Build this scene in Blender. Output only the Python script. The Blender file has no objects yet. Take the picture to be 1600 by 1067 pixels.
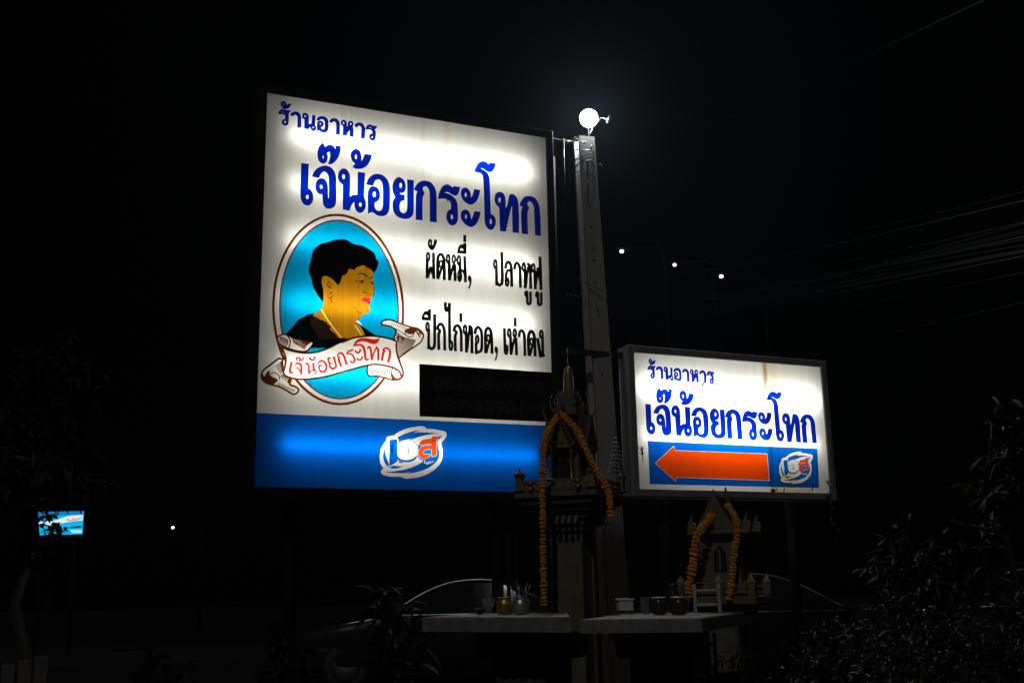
import bpy, bmesh, math, random
import numpy as np
from mathutils import Vector, Matrix
random.seed(7)
rad = math.radians
sc = bpy.context.scene
COL = sc.collection

# ------------------------------------------------------------------ camera
F_PX, PITCH, ROLL, SIGN_YAW = 1723.5, rad(12.597), rad(-1.034), rad(24.032)
EYE = Vector((0, 0, 1.35))
def cam_axes():
    fw = Vector((0, math.cos(PITCH), math.sin(PITCH)))
    up = Vector((0, -math.sin(PITCH), math.cos(PITCH)))
    rt = Vector((1, 0, 0))
    c, s = math.cos(ROLL), math.sin(ROLL)
    return rt * c + up * s, up * c - rt * s, fw
RT, UP, FW = cam_axes()
cd = bpy.data.cameras.new("camera")
cam = bpy.data.objects.new("camera", cd)
COL.objects.link(cam)
cd.sensor_width = 36.0
cd.lens = F_PX / 1600 * 36.0
cd.clip_start = 0.1
cd.clip_end = 2000
cam.matrix_world = Matrix(((RT.x, UP.x, -FW.x, EYE.x), (RT.y, UP.y, -FW.y, EYE.y), (RT.z, UP.z, -FW.z, EYE.z), (0, 0, 0, 1)))
sc.camera = cam

# ------------------------------------------------------------------ night sky, front fill, exposure
wd = bpy.data.worlds.new("World")
sc.world = wd
wd.use_nodes = True
nt = wd.node_tree
bg = nt.nodes["Background"]
sky = nt.nodes.new("ShaderNodeTexSky")
sky.sky_type = 'NISHITA'
sky.sun_disc = False
sky.sun_elevation = rad(-4.0)
sky.sun_rotation = rad(194)
nt.links.new(sky.outputs[0], bg.inputs[0])
bg.inputs[1].default_value = 0.0012
sd = bpy.data.lights.new("front_fill", 'SUN')  # added sun from the front, standing in for unseen lights behind the camera
sd.energy = 0.23
sd.angle = rad(0.5)
sd.color = (1.0, 0.93, 0.82)
so = bpy.data.objects.new("front_fill", sd)
COL.objects.link(so)
so.rotation_euler = (rad(46), 0, rad(-14))
sc.view_settings.view_transform = 'Standard'
sc.view_settings.look = 'None'
sc.view_settings.exposure = 0
sc.view_settings.gamma = 1
sc.cycles.use_denoising = True
sc.cycles.sample_clamp_indirect = 3.0
sc.cycles.max_bounces = 10
sc.cycles.transparent_max_bounces = 12
sc.cycles.adaptive_threshold = 0.004
LAMP_L = 600.0       # radiance of the flood lamp's lens
TUBE_L = 32.0        # radiance of a healthy fluorescent tube

# ------------------------------------------------------------------ helpers
def ray(px, py):
    return FW + RT * ((px - 800) / F_PX) - UP * ((py - 533.5) / F_PX)
def at(px, py, Y):
    d = ray(px, py)
    return EYE + d * (Y / d.y)
def link(o):
    COL.objects.link(o)
    return o

def new_mat(name):
    m = bpy.data.materials.new(name)
    m.use_nodes = True
    m.node_tree.nodes.clear()
    return m, m.node_tree.nodes, m.node_tree.links
def pbr(name, col, rough=0.6, metal=0.0, var=0.25, scale=12.0, bump=0.0, col2=None, spec=0.5, stretch=None):
    m, n, l = new_mat(name)
    out = n.new("ShaderNodeOutputMaterial")
    b = n.new("ShaderNodeBsdfPrincipled")
    l.new(b.outputs[0], out.inputs[0])
    b.inputs["Roughness"].default_value = rough
    b.inputs["Metallic"].default_value = metal
    b.inputs["Specular IOR Level"].default_value = spec
    tc = n.new("ShaderNodeTexCoord")
    mp = n.new("ShaderNodeMapping")
    if stretch: mp.inputs["Scale"].default_value = stretch
    l.new(tc.outputs["Object"], mp.inputs[0])
    t = n.new("ShaderNodeTexNoise")
    t.inputs["Scale"].default_value = scale
    t.inputs["Detail"].default_value = 6
    l.new(mp.outputs[0], t.inputs[0])
    r = n.new("ShaderNodeValToRGB")
    r.color_ramp.elements[0].position = 0.3
    r.color_ramp.elements[1].position = 0.7
    c2 = col2 or tuple(c * (1 - var) for c in col)
    r.color_ramp.elements[0].color = (*c2, 1)
    r.color_ramp.elements[1].color = (*col, 1)
    l.new(t.outputs[0], r.inputs[0])
    l.new(r.outputs[0], b.inputs["Base Color"])
    if bump:
        bp = n.new("ShaderNodeBump")
        bp.inputs["Strength"].default_value = bump
        bp.inputs["Distance"].default_value = 0.01
        l.new(t.outputs[0], bp.inputs["Height"])
        l.new(bp.outputs[0], b.inputs["Normal"])
    return m
def emis(name, col, s):
    m, n, l = new_mat(name)
    out = n.new("ShaderNodeOutputMaterial")
    e = n.new("ShaderNodeEmission")
    e.inputs[0].default_value = (*col, 1)
    e.inputs[1].default_value = s
    l.new(e.outputs[0], out.inputs[0])
    m.cycles.emission_sampling = 'FRONT'
    return m
def film(name, col, gloss=0.03, stain=None):
    """coloured translucent sign vinyl: filters the light of the panel behind it"""
    m, n, l = new_mat(name)
    out = n.new("ShaderNodeOutputMaterial")
    t = n.new("ShaderNodeBsdfTransparent")
    t.inputs[0].default_value = (*col, 1)
    g = n.new("ShaderNodeBsdfGlossy")
    g.inputs["Roughness"].default_value = 0.35
    g.inputs["Color"].default_value = (0.6, 0.6, 0.6, 1)
    mx = n.new("ShaderNodeMixShader")
    mx.inputs[0].default_value = gloss
    l.new(t.outputs[0], mx.inputs[1])
    l.new(g.outputs[0], mx.inputs[2])
    l.new(mx.outputs[0], out.inputs[0])
    if stain:
        tc = n.new("ShaderNodeTexCoord")
        mp = n.new("ShaderNodeMapping")
        mp.inputs["Scale"].default_value = (26, 1, 0.5)
        l.new(tc.outputs["Object"], mp.inputs[0])
        tx = n.new("ShaderNodeTexNoise")
        tx.inputs["Scale"].default_value = 1.0
        tx.inputs["Detail"].default_value = 4
        l.new(mp.outputs[0], tx.inputs[0])
        r = n.new("ShaderNodeValToRGB")
        r.color_ramp.elements[0].position = 0.3
        r.color_ramp.elements[1].position = 0.65
        r.color_ramp.elements[0].color = (*stain, 1)
        r.color_ramp.elements[1].color = (*col, 1)
        l.new(tx.outputs[0], r.inputs[0])
        l.new(r.outputs[0], t.inputs[0])
    return m

class MB:
    """collects shapes into one mesh"""
    def __init__(s): s.v, s.f, s.sm = [], [], []
    def add(s, vs, fs, smooth=False):
        o = len(s.v)
        s.v += [Vector(v) for v in vs]
        s.f += [tuple(i + o for i in f) for f in fs]
        s.sm += [smooth] * len(fs)
    def merge(s, other, M=None):
        o = len(s.v)
        s.v += [(M @ v) if M else v.copy() for v in other.v]
        s.f += [tuple(i + o for i in f) for f in other.f]
        s.sm += other.sm
    def box(s, c, size, M=None, bev=0.0, top=1.0):
        hx, hy, hz = (x / 2 for x in size)
        c = Vector(c)
        if bev <= 0:
            vs = [Vector((sx * hx * (top if sz > 0 else 1), sy * hy * (top if sz > 0 else 1), sz * hz)) + c for sz in (-1, 1) for sy in (-1, 1) for sx in (-1, 1)]
            fs = [(0, 2, 3, 1), (4, 5, 7, 6), (0, 1, 5, 4), (2, 6, 7, 3), (0, 4, 6, 2), (1, 3, 7, 5)]
        else:
            b = min(bev, hx * .9, hy * .9, hz * .9)
            prof = [(-hz, b), (-hz + b, 0), (hz - b, 0), (hz, b)]
            vs = []
            for z, i in prof:
                k = 1 + (top - 1) * (z + hz) / (2 * hz)
                X, Y = (hx - i) * k, (hy - i) * k
                e = b if i == 0 else b * .5
                vs += [Vector(p) + c for p in ((-X + e, -Y, z), (X - e, -Y, z), (X, -Y + e, z), (X, Y - e, z), (X - e, Y, z), (-X + e, Y, z), (-X, Y - e, z), (-X, -Y + e, z))]
            fs = [tuple(range(7, -1, -1)), tuple(range(24, 32))]
            for r in range(3):
                for i in range(8):
                    j = (i + 1) % 8
                    fs.append((r * 8 + i, r * 8 + j, r * 8 + 8 + j, r * 8 + 8 + i))
        if M: vs = [M @ v for v in vs]
        s.add(vs, fs)
    def tube(s, pts, r, n=8, cap=True, smooth=True):
        pts = [Vector(p) for p in pts]
        rs = r if isinstance(r, (list, tuple)) else [r] * len(pts)
        vs, fs = [], []
        t0 = (pts[1] - pts[0]).normalized()
        u = t0.orthogonal().normalized()
        for i, p in enumerate(pts):
            a = pts[max(i - 1, 0)]; b = pts[min(i + 1, len(pts) - 1)]
            t = (b - a).normalized()
            u = (u - t * u.dot(t)).normalized()
            w = t.cross(u)
            for k in range(n):
                th = 2 * math.pi * k / n
                vs.append(p + (u * math.cos(th) + w * math.sin(th)) * rs[i])
        for i in range(len(pts) - 1):
            for k in range(n):
                j = (k + 1) % n
                fs.append((i * n + k, i * n + j, i * n + n + j, i * n + n + k))
        if cap:
            fs.append(tuple(range(n - 1, -1, -1)))
            fs.append(tuple(range((len(pts) - 1) * n, len(pts) * n)))
        s.add(vs, fs, smooth)
    def lathe(s, prof, c=(0, 0, 0), n=20, M=None, smooth=True, rot=0.0, cap=True):
        c = Vector(c)
        vs, fs = [], []
        for r, z in prof:
            for k in range(n):
                th = 2 * math.pi * k / n + rot
                vs.append(Vector((r * math.cos(th), r * math.sin(th), z)) + c)
        for i in range(len(prof) - 1):
            for k in range(n):
                j = (k + 1) % n
                fs.append((i * n + k, i * n + j, i * n + n + j, i * n + n + k))
        if cap:
            fs.append(tuple(range(n - 1, -1, -1)))
            fs.append(tuple(range((len(prof) - 1) * n, len(prof) * n)))
        if M: vs = [M @ v for v in vs]
        s.add(vs, fs, smooth)
    def prism(s, poly, y0, y1, M=None):
        """poly in x,z extruded along y"""
        n = len(poly)
        vs = [Vector((x, y0, z)) for x, z in poly] + [Vector((x, y1, z)) for x, z in poly]
        fs = [tuple(range(n)), tuple(range(2 * n - 1, n - 1, -1))]
        for i in range(n):
            j = (i + 1) % n
            fs.append((j, i, n + i, n + j))
        if M: vs = [M @ v for v in vs]
        s.add(vs, fs)
    def sphere(s, c, r, n=10, m=6, sq=(1, 1, 1)):
        prof = [(math.sin(math.pi * i / m), -math.cos(math.pi * i / m)) for i in range(m + 1)]
        prof[0] = (0.02, -1); prof[-1] = (0.02, 1)
        M = Matrix.Translation(Vector(c)) @ Matrix.Diagonal((r * sq[0], r * sq[1], r * sq[2], 1))
        s.lathe(prof, n=n, M=M)

WM = {}
def build(name, mb, mat, parent=None, base=None, local=False, smooth=None):
    """links mb as ONE mesh object; vertices in world space unless local"""
    me = bpy.data.meshes.new(name)
    if parent is not None and not local:
        inv = WM[parent.name].inverted()
        vs = [inv @ v for v in mb.v]
    elif base is not None:
        b = Vector(base)
        vs = [v - b for v in mb.v]
    else:
        vs = mb.v
    me.from_pydata([tuple(v) for v in vs], [], mb.f)
    me.polygons.foreach_set("use_smooth", [bool(x) if smooth is None else smooth for x in mb.sm])
    me.materials.append(mat)
    me.update()
    bm = bmesh.new(); bm.from_mesh(me)
    bmesh.ops.recalc_face_normals(bm, faces=bm.faces)
    bm.to_mesh(me); bm.free()
    o = link(bpy.data.objects.new(name, me))
    if parent is not None:
        o.parent = parent
        WM[o.name] = WM[parent.name]
    else:
        if base is not None: o.location = base
        WM[o.name] = Matrix.Translation(o.location)
    return o
def tag(o, label=None, cat=None, group=None, kind=None):
    if label: o["label"] = label
    if cat: o["category"] = cat
    if group: o["group"] = group
    if kind: o["kind"] = kind
    return o
def thing(name, label, cat, loc, rotz=0.0, group=None):
    o = link(bpy.data.objects.new(name, None))
    o.location = loc
    o.rotation_euler = (0, 0, rotz)
    o.empty_display_size = 0.1
    WM[o.name] = Matrix.Translation(Vector(loc)) @ Matrix.Rotation(rotz, 4, 'Z')
    return tag(o, label, cat, group)
def copy_tree(o, parent=None):
    c = link(o.copy())
    if parent is not None: c.parent = parent
    for ch in list(o.children): copy_tree(ch, c)
    return c

# ------------------------------------------------------------------ 2D sign art: outlines in photograph pixels -> contours -> filled vinyl
def smooth_poly(pts, closed=True, step=6):
    n = len(pts)
    out = []
    rng = n if closed else n - 1
    for i in range(rng):
        p1, p2 = pts[i], pts[(i + 1) % n]
        p0 = pts[(i - 1) % n] if closed or i > 0 else p1
        p3 = pts[(i + 2) % n] if closed or i + 2 < n else p2
        c1 = len(p1) > 2; c2 = len(p2) > 2
        a, b = np.array(p1[:2], float), np.array(p2[:2], float)
        d = b - a
        ta = d if c1 else (b - np.array(p0[:2], float)) * .5
        tb = d if c2 else (np.array(p3[:2], float) - a) * .5
        L = np.hypot(*d) + 1e-9
        for t in (ta, tb):
            k = np.hypot(*t)
            if k > 1.2 * L: t *= 1.2 * L / k
        for k in range(step):
            t = k / step
            h1 = 2 * t**3 - 3 * t**2 + 1; h2 = -2 * t**3 + 3 * t**2
            h3 = t**3 - 2 * t**2 + t; h4 = t**3 - t**2
            out.append(h1 * a + h2 * b + h3 * ta + h4 * tb)
    if not closed: out.append(np.array(pts[-1][:2], float))
    return np.array(out)
class Art:
    RES = 3.5
    def __init__(s, x0, y0, x1, y1):
        s.x0, s.y0 = x0, y0
        s.nx = int((x1 - x0) * s.RES) + 2; s.ny = int((y1 - y0) * s.RES) + 2
        s.A = np.full((s.ny, s.nx), 9.0)
    def win(s, lo, hi, pad=2.5):
        i0 = max(int((lo[0] - pad - s.x0) * s.RES), 0); i1 = min(int((hi[0] + pad - s.x0) * s.RES) + 2, s.nx)
        j0 = max(int((lo[1] - pad - s.y0) * s.RES), 0); j1 = min(int((hi[1] + pad - s.y0) * s.RES) + 2, s.ny)
        X, Y = np.meshgrid(s.x0 + np.arange(i0, i1) / s.RES, s.y0 + np.arange(j0, j1) / s.RES)
        return (slice(j0, j1), slice(i0, i1)), X, Y
    def put(s, w, d, sub):
        if sub: s.A[w] = np.maximum(s.A[w], -d)
        else: s.A[w] = np.minimum(s.A[w], d)
    def poly(s, pts, sub=False, raw=False):
        P = np.array([p[:2] for p in pts], float) if raw else smooth_poly(pts)
        w, X, Y = s.win(P.min(0), P.max(0))
        if X.size == 0: return s
        D = np.full(X.shape, 1e9); ins = np.zeros(X.shape, bool)
        for a, b in zip(P, np.roll(P, -1, 0)):
            e = b - a; L = e @ e + 1e-12
            t = np.clip(((X - a[0]) * e[0] + (Y - a[1]) * e[1]) / L, 0, 1)
            D = np.minimum(D, (X - a[0] - t * e[0])**2 + (Y - a[1] - t * e[1])**2)
            if a[1] != b[1]:
                c = (a[1] > Y) != (b[1] > Y)
                ins ^= c & (X < e[0] * (Y - a[1]) / e[1] + a[0])
        d = np.sqrt(D); d[ins] *= -1
        s.put(w, d, sub)
        return s
    def ell(s, c, sub=False):
        x, y, rx, ry = c
        th = np.linspace(0, 2 * np.pi, 48, endpoint=False)
        return s.poly(list(zip(x + rx * np.cos(th), y + ry * np.sin(th))), sub, True)
    def stroke(s, pts, wd, sub=False, closed=False, butt=True, raw=False):
        P = np.array([p[:2] for p in pts], float) if raw else smooth_poly(pts, closed)
        ws = np.interp(np.linspace(0, 1, len(P)), np.linspace(0, 1, len(wd)), wd) if isinstance(wd, (list, tuple)) else np.full(len(P), wd)
        m = max(ws)
        w, X, Y = s.win(P.min(0) - m, P.max(0) + m)
        if X.size == 0: return s
        D = np.full(X.shape, 1e9)
        n = len(P) if closed else len(P) - 1
        for i in range(n):
            a, b = P[i], P[(i + 1) % len(P)]
            e = b - a; L = e @ e + 1e-12
            t = ((X - a[0]) * e[0] + (Y - a[1]) * e[1]) / L
            tc = np.clip(t, 0, 1)
            d = np.hypot(X - a[0] - tc * e[0], Y - a[1] - tc * e[1]) - (ws[i] + (ws[(i + 1) % len(P)] - ws[i]) * tc) / 2
            if butt and not closed:
                if i == 0: d = np.maximum(d, -t * math.sqrt(L))
                if i == n - 1: d = np.maximum(d, (t - 1) * math.sqrt(L))
            D = np.minimum(D, d)
        s.put(w, D, sub)
        return s
    def grow(s, d): s.A = s.A - d; return s
    def sub(s, o): s.A = np.maximum(s.A, -o.A); return s
    def uni(s, o): s.A = np.minimum(s.A, o.A); return s
    def copy(s):
        c = Art.__new__(Art); c.__dict__.update(s.__dict__); c.A = s.A.copy(); return c
    def loops(s, tol=0.07):
        A = np.pad(s.A, 1, constant_values=9.0) + 1e-7
        I = A < 0
        code = I[:-1, :-1] * 1 + I[:-1, 1:] * 2 + I[1:, 1:] * 4 + I[1:, :-1] * 8
        T = {1: [(3, 0)], 2: [(0, 1)], 3: [(3, 1)], 4: [(1, 2)], 5: [(3, 2), (1, 0)], 6: [(0, 2)], 7: [(3, 2)], 8: [(2, 3)], 9: [(2, 0)], 10: [(0, 3), (2, 1)], 11: [(2, 1)], 12: [(1, 3)], 13: [(1, 0)], 14: [(0, 3)]}
        nxt = {}
        def key(j, i, e): return (0, j, i) if e == 0 else (1, j, i + 1) if e == 1 else (0, j + 1, i) if e == 2 else (1, j, i)
        for j, i in np.argwhere((code > 0) & (code < 15)):
            for a, b in T[int(code[j, i])]: nxt[key(j, i, a)] = key(j, i, b)
        out = []
        while nxt:
            k0 = next(iter(nxt)); k = k0; L = []
            while k in nxt:
                h, j, i = k
                a = A[j, i]; b = A[j, i + 1] if h == 0 else A[j + 1, i]
                t = a / (a - b)
                x, y = (i + t, j) if h == 0 else (i, j + t)
                L.append((s.x0 + (x - 1) / s.RES, s.y0 + (y - 1) / s.RES))
                k = nxt.pop(k)
            L = np.array(L)
            if len(L) > 8: L = dp(L, tol)
            if len(L) > 2:
                ar = abs(np.sum(L[:, 0] * np.roll(L[:, 1], -1) - L[:, 1] * np.roll(L[:, 0], -1))) / 2
                if ar > 0.12: out.append(L)
        return out
def dp(L, tol):
    n = len(L); m = int(np.argmax(np.hypot(*(L - L[0]).T)))
    keep = np.zeros(n + 1, bool); keep[[0, m, n]] = True
    Q = np.vstack([L, L[:1]]); st = [(0, m), (m, n)]
    while st:
        a, b = st.pop()
        if b - a < 2: continue
        e = Q[b] - Q[a]; l = np.hypot(*e) + 1e-9
        d = np.abs((Q[a + 1:b, 0] - Q[a, 0]) * e[1] - (Q[a + 1:b, 1] - Q[a, 1]) * e[0]) / l
        k = int(np.argmax(d))
        if d[k] > tol:
            k += a + 1; keep[k] = True; st += [(a, k), (k, b)]
    return Q[:-1][keep[:-1]]
def crop(ox, oy, s):
    """converter: coordinates read in an enlarged crop -> photograph pixels"""
    def f(pts): return [(ox + p[0] / s, oy + p[1] / s, *p[2:]) for p in pts]
    f.s = s
    f.e = lambda c: (ox + c[0] / s, oy + c[1] / s, c[2] / s, c[3] / s)
    return f
def fill_mesh(name, loops3, y):
    """even-odd fill of closed loops given in the sign's local x,z; lies at local depth y"""
    cu = bpy.data.curves.new(name, 'CURVE')
    cu.dimensions = '2D'; cu.fill_mode = 'BOTH'
    for L in loops3:
        sp = cu.splines.new('POLY')
        sp.points.add(len(L) - 1)
        for p, q in zip(sp.points, L): p.co = (q[0], q[1], 0, 1)
        sp.use_cyclic_u = True
    o = bpy.data.objects.new(name, cu)
    me = bpy.data.meshes.new_from_object(o)
    bpy.data.objects.remove(o); bpy.data.curves.remove(cu)
    me.name = name
    for v in me.vertices: v.co = (v.co.x, y, v.co.y)
    bm = bmesh.new(); bm.from_mesh(me)
    bmesh.ops.remove_doubles(bm, verts=bm.verts, dist=1e-5)
    for f in bm.faces:
        if f.normal.y > 0: f.normal_flip()
    bm.to_mesh(me); bm.free()
    return me

# ------------------------------------------------------------------ materials shared by many things
M = {}
M['ground'] = pbr("ground_soil", (0.022, 0.020, 0.017), 0.95, var=0.5, scale=3, bump=0.4, spec=0.1)
M['road'] = pbr("asphalt", (0.03, 0.03, 0.032), 0.9, var=0.3, scale=20, spec=0.2)
M['metal_dark'] = pbr("painted_dark_metal", (0.035, 0.035, 0.038), 0.5, var=0.35, scale=8)
M['metal_grey'] = pbr("painted_grey_metal", (0.26, 0.26, 0.285), 0.5, var=0.3, scale=6, stretch=(1, 1, .3))
M['post'] = pbr('dark_post_paint', (.014, .014, .015), .7, var=.3, spec=.15)
M['steel'] = pbr("galvanised_steel", (0.45, 0.46, 0.48), 0.35, 0.9, var=0.3, scale=14)
M['cable'] = pbr("black_cable", (0.03, 0.03, 0.03), 0.45, var=0.2)
M['leaf'] = pbr("dark_leaf", (0.022, 0.028, 0.013), 0.5, var=0.45, scale=3, col2=(0.013, 0.014, 0.006), spec=.14)
M['leaf_y'] = pbr("olive_leaf", (0.045, 0.048, 0.02), 0.42, var=0.4, scale=3)
M['bark'] = pbr("bark", (0.035, 0.028, 0.02), 0.85, var=0.5, scale=9, bump=0.6, stretch=(1, 1, .25))
M['gecko'] = pbr("gecko_skin", (0.03, 0.025, 0.02), 0.6, var=0.4, scale=60)

def panel_mat(name, stains, tint=(0.80, 0.79, 0.735)):
    """translucent white acrylic: faint vertical grime streaks, plus rusty drips at given local x"""
    m, n, l = new_mat(name)
    out = n.new("ShaderNodeOutputMaterial")
    tr = n.new("ShaderNodeBsdfTranslucent")
    df = n.new("ShaderNodeBsdfDiffuse")
    gl = n.new("ShaderNodeBsdfGlossy")
    gl.inputs["Roughness"].default_value = 0.25
    mx = n.new("ShaderNodeMixShader"); mx.inputs[0].default_value = 0.12
    m2 = n.new("ShaderNodeMixShader"); m2.inputs[0].default_value = 0.03
    l.new(tr.outputs[0], mx.inputs[1]); l.new(df.outputs[0], mx.inputs[2])
    l.new(mx.outputs[0], m2.inputs[1]); l.new(gl.outputs[0], m2.inputs[2])
    l.new(m2.outputs[0], out.inputs[0])
    tc = n.new("ShaderNodeTexCoord")
    def noise(scale3, sc_, lo, hi, c0, c1, det=4):
        mp = n.new("ShaderNodeMapping"); mp.inputs["Scale"].default_value = scale3
        l.new(tc.outputs["Object"], mp.inputs[0])
        t = n.new("ShaderNodeTexNoise"); t.inputs["Scale"].default_value = sc_; t.inputs["Detail"].default_value = det
        l.new(mp.outputs[0], t.inputs[0])
        r = n.new("ShaderNodeValToRGB")
        r.color_ramp.elements[0].position = lo; r.color_ramp.elements[1].position = hi
        r.color_ramp.elements[0].color = (*c0, 1); r.color_ramp.elements[1].color = (*c1, 1)
        l.new(t.outputs[0], r.inputs[0])
        return r.outputs[0]
    def mul(a, b):
        k = n.new("ShaderNodeMix"); k.data_type = 'RGBA'; k.blend_type = 'MULTIPLY'; k.inputs[0].default_value = 1
        l.new(a, k.inputs[6]); l.new(b, k.inputs[7])
        return k.outputs[2]
    col = noise((14, 1, .35), 1.0, .3, .68, tuple(c * .93 for c in tint), tint)
    col = mul(col, noise((2.2, 1, 1.5), 1.0, .3, .7, (.93, .92, .88), (1, 1, 1), 3))
    sx = n.new("ShaderNodeSeparateXYZ"); l.new(tc.outputs["Object"], sx.inputs[0])
    wob = n.new("ShaderNodeTexNoise"); wob.inputs["Scale"].default_value = 5.0
    mpw = n.new("ShaderNodeMapping"); mpw.inputs["Scale"].default_value = (0.2, 1, 1)
    l.new(tc.outputs["Object"], mpw.inputs[0]); l.new(mpw.outputs[0], wob.inputs[0])
    def math_(op, a, b=None):
        k = n.new("ShaderNodeMath"); k.operation = op
        for i, q in enumerate((a, b)):
            if q is None: continue
            if isinstance(q, (int, float)): k.inputs[i].default_value = q
            else: l.new(q, k.inputs[i])
        return k.outputs[0]
    for (x0, w, z0, z1, colr, amt) in stains:
        # a drip: strong at its source height z0, thinning towards z1
        d = math_('ABSOLUTE', math_('SUBTRACT', math_('ADD', sx.outputs[0], math_('MULTIPLY', math_('SUBTRACT', wob.outputs[0], .5), w * 1.2)), x0))
        a = math_('SUBTRACT', 1.0, math_('DIVIDE', d, w)); k = a.node; k.use_clamp = True
        h = math_('DIVIDE', math_('SUBTRACT', sx.outputs[2], z1), z0 - z1); h.node.use_clamp = True
        f = math_('MULTIPLY', math_('MULTIPLY', a, math_('ADD', math_('MULTIPLY', h, .75), .25)), amt)
        mk = n.new("ShaderNodeMix"); mk.data_type = 'RGBA'; mk.blend_type = 'MULTIPLY'
        l.new(f, mk.inputs[0]); l.new(col, mk.inputs[6]); mk.inputs[7].default_value = (*colr, 1)
        col = mk.outputs[2]
    for s_ in (tr, df): l.new(col, s_.inputs[0])
    return m

FL = {}
FL['blue'] = film("blue_vinyl", (0.0, 0.016, 0.43))
FL['black'] = pbr("black_vinyl", (0.008, 0.008, 0.008), 0.45, var=0.1)
FL['brown'] = film("brown_vinyl", (0.15, 0.023, 0.002))
FL['cyan'] = film("cyan_vinyl", (0.0, 0.42, 0.86))
FL['skin'] = film("ochre_vinyl", (0.55, 0.25, 0.006), stain=(0.40, 0.16, 0.004))
FL['hair'] = FL['black']
FL['dress'] = film("dark_brown_vinyl", (0.020, 0.009, 0.006))
FL['line'] = film("thin_dark_line_vinyl", (0.10, 0.045, 0.01))
FL['gold'] = film("pale_gold_vinyl", (0.95, 0.72, 0.10))
FL['lips'] = film("lip_red_vinyl", (0.75, 0.02, 0.035))
FL['red'] = film("red_vinyl", (0.78, 0.018, 0.010))
FL['band'] = film("band_blue_vinyl", (0.0, 0.125, 0.70))
FL['orange'] = film("orange_red_vinyl", (0.95, 0.075, 0.003))
FL['arrow'] = film("arrow_orange_vinyl", (1.0, 0.082, 0.0015))
FL['pale'] = film("pale_blue_vinyl", (0.45, 0.68, 0.95))

# ------------------------------------------------------------------ traced artwork (crop coordinates)
T1, T2, T3 = crop(460, 220, 8), crop(650, 245, 8), crop(430, 150, 9.4118)
M1, M2, M3, M4 = (crop(x, y, 13.3333) for x, y in ((655, 365), (760, 385), (655, 470), (755, 490)))
C6, C7 = crop(470, 365, 10.6667), crop(440, 450, 10.6667)
b1, b2, b3, b4, LG = (crop(x, y, 13.3333) for x, y in ((400, 560), (430, 500), (520, 520), (560, 480), (585, 660)))
L2 = crop(570, 640, 8.206)
SM = crop(960, 540, 4.4457)

def glyphs(A, f, items):
    for kind, d, *r in items:
        if kind == 'p': A.poly(f(d))
        elif kind == 'h': A.ell(f.e(d), True)
        elif kind == 'hp': A.poly(f(d), True)
        elif kind == 's': A.stroke(f(d), [q / f.s for q in r[0]] if isinstance(r[0], list) else r[0] / f.s)
        elif kind == 'o': A.stroke([(d[0] + d[2] * math.cos(t), d[1] + d[3] * math.sin(t)) for t in np.linspace(0, 6.2832, 32, endpoint=False)] if False else f([(d[0] + d[2] * math.cos(t), d[1] + d[3] * math.sin(t)) for t in np.linspace(0, 6.2832, 32, endpoint=False)]), r[0] / f.s, closed=True)
        elif kind == 'e': A.ell(f.e(d))
    return A

title = Art(462, 220, 852, 374)
glyphs(title, T1, [
 ('p', [(86,283,1),(178,296,1),(168,604,1),(202,620),(226,665),(232,712),(222,765),(195,800),(160,811),(115,792),(86,745),(75,690),(79,500)]), ('h', (160,705,20,33)),
 ('p', [(358,38),(380,84,1),(435,56),(480,68),(506,105),(513,135,1),(518,66,1),(577,76,1),(572,130),(548,205),(505,262),(455,296),(420,293,1),(440,240),(449,190),(441,140),(400,155,1),(413,195),(408,245),(380,280),(345,285),(308,255),(290,195),(292,130),(312,75),(340,44)]), ('h', (358,208,10,25)),
 ('p', [(222,450,1),(242,398),(292,345),(370,318),(440,330),(495,385),(518,465),(521,560),(519,760),(505,812),(470,842),(430,850),(390,838),(363,800),(353,740),(350,668,1),(318,668),(283,643),(265,595),(268,540),(290,492),(330,475),(375,487),(405,530),(415,590),(418,690),(424,755,1),(431,690),(434,560),(430,465),(415,415),(378,386),(342,400),(318,435),(308,466,1)]), ('h', (334,578,20,27)),
 ('p', [(545,440),(562,385),(605,353),(652,362),(684,412),(694,480),(690,706,1),(735,684),(788,680,1),(793,393,1),(880,406,1),(866,706,1),(888,760),(888,830),(855,888),(818,901),(778,882),(754,830),(748,762,1),(722,790),(700,830),(686,874,1),(604,860,1),(608,552,1),(572,525),(549,485)]), ('h', (614,452,20,35)), ('h', (823,800,20,30)),
 ('p', [(705,190),(722,135),(765,109),(812,130),(832,190),(834,265,1),(862,222),(878,170,1),(965,182,1),(945,250),(905,310),(850,345),(780,353),(725,330,1),(760,288,1),(725,255)]), ('h', (768,205,17,33)),
 ('p', [(898,548,1),(922,487),(975,433),(1042,419),(1112,442),(1165,500),(1190,590),(1190,800),(1178,880),(1140,930),(1085,942),(1030,930),(985,898),(955,895),(920,914,1),(918,700),(922,635),(945,587),(980,575),(1030,590),(1060,635),(1067,690),(1050,740),(998,776,1),(1003,840),(1030,875),(1065,880),(1097,855),(1107,790),(1108,610),(1097,525),(1060,484),(1018,492),(992,522),(980,563,1)]), ('h', (998,672,22,38)),
 ('p', [(1225,590),(1240,515),(1290,463),(1345,475),(1380,525),(1390,590),(1365,645),(1310,657,1),(1335,677),(1375,680,1),(1375,745,1),(1338,755),(1315,790),(1310,840),(1325,890),(1365,912),(1398,888),(1410,835),(1410,487,1),(1490,498,1),(1488,870),(1475,930),(1432,970),(1375,978),(1300,955),(1250,905),(1230,840),(1232,760),(1264,706,1),(1238,660)]), ('h', (1327,562,18,37))])
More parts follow.
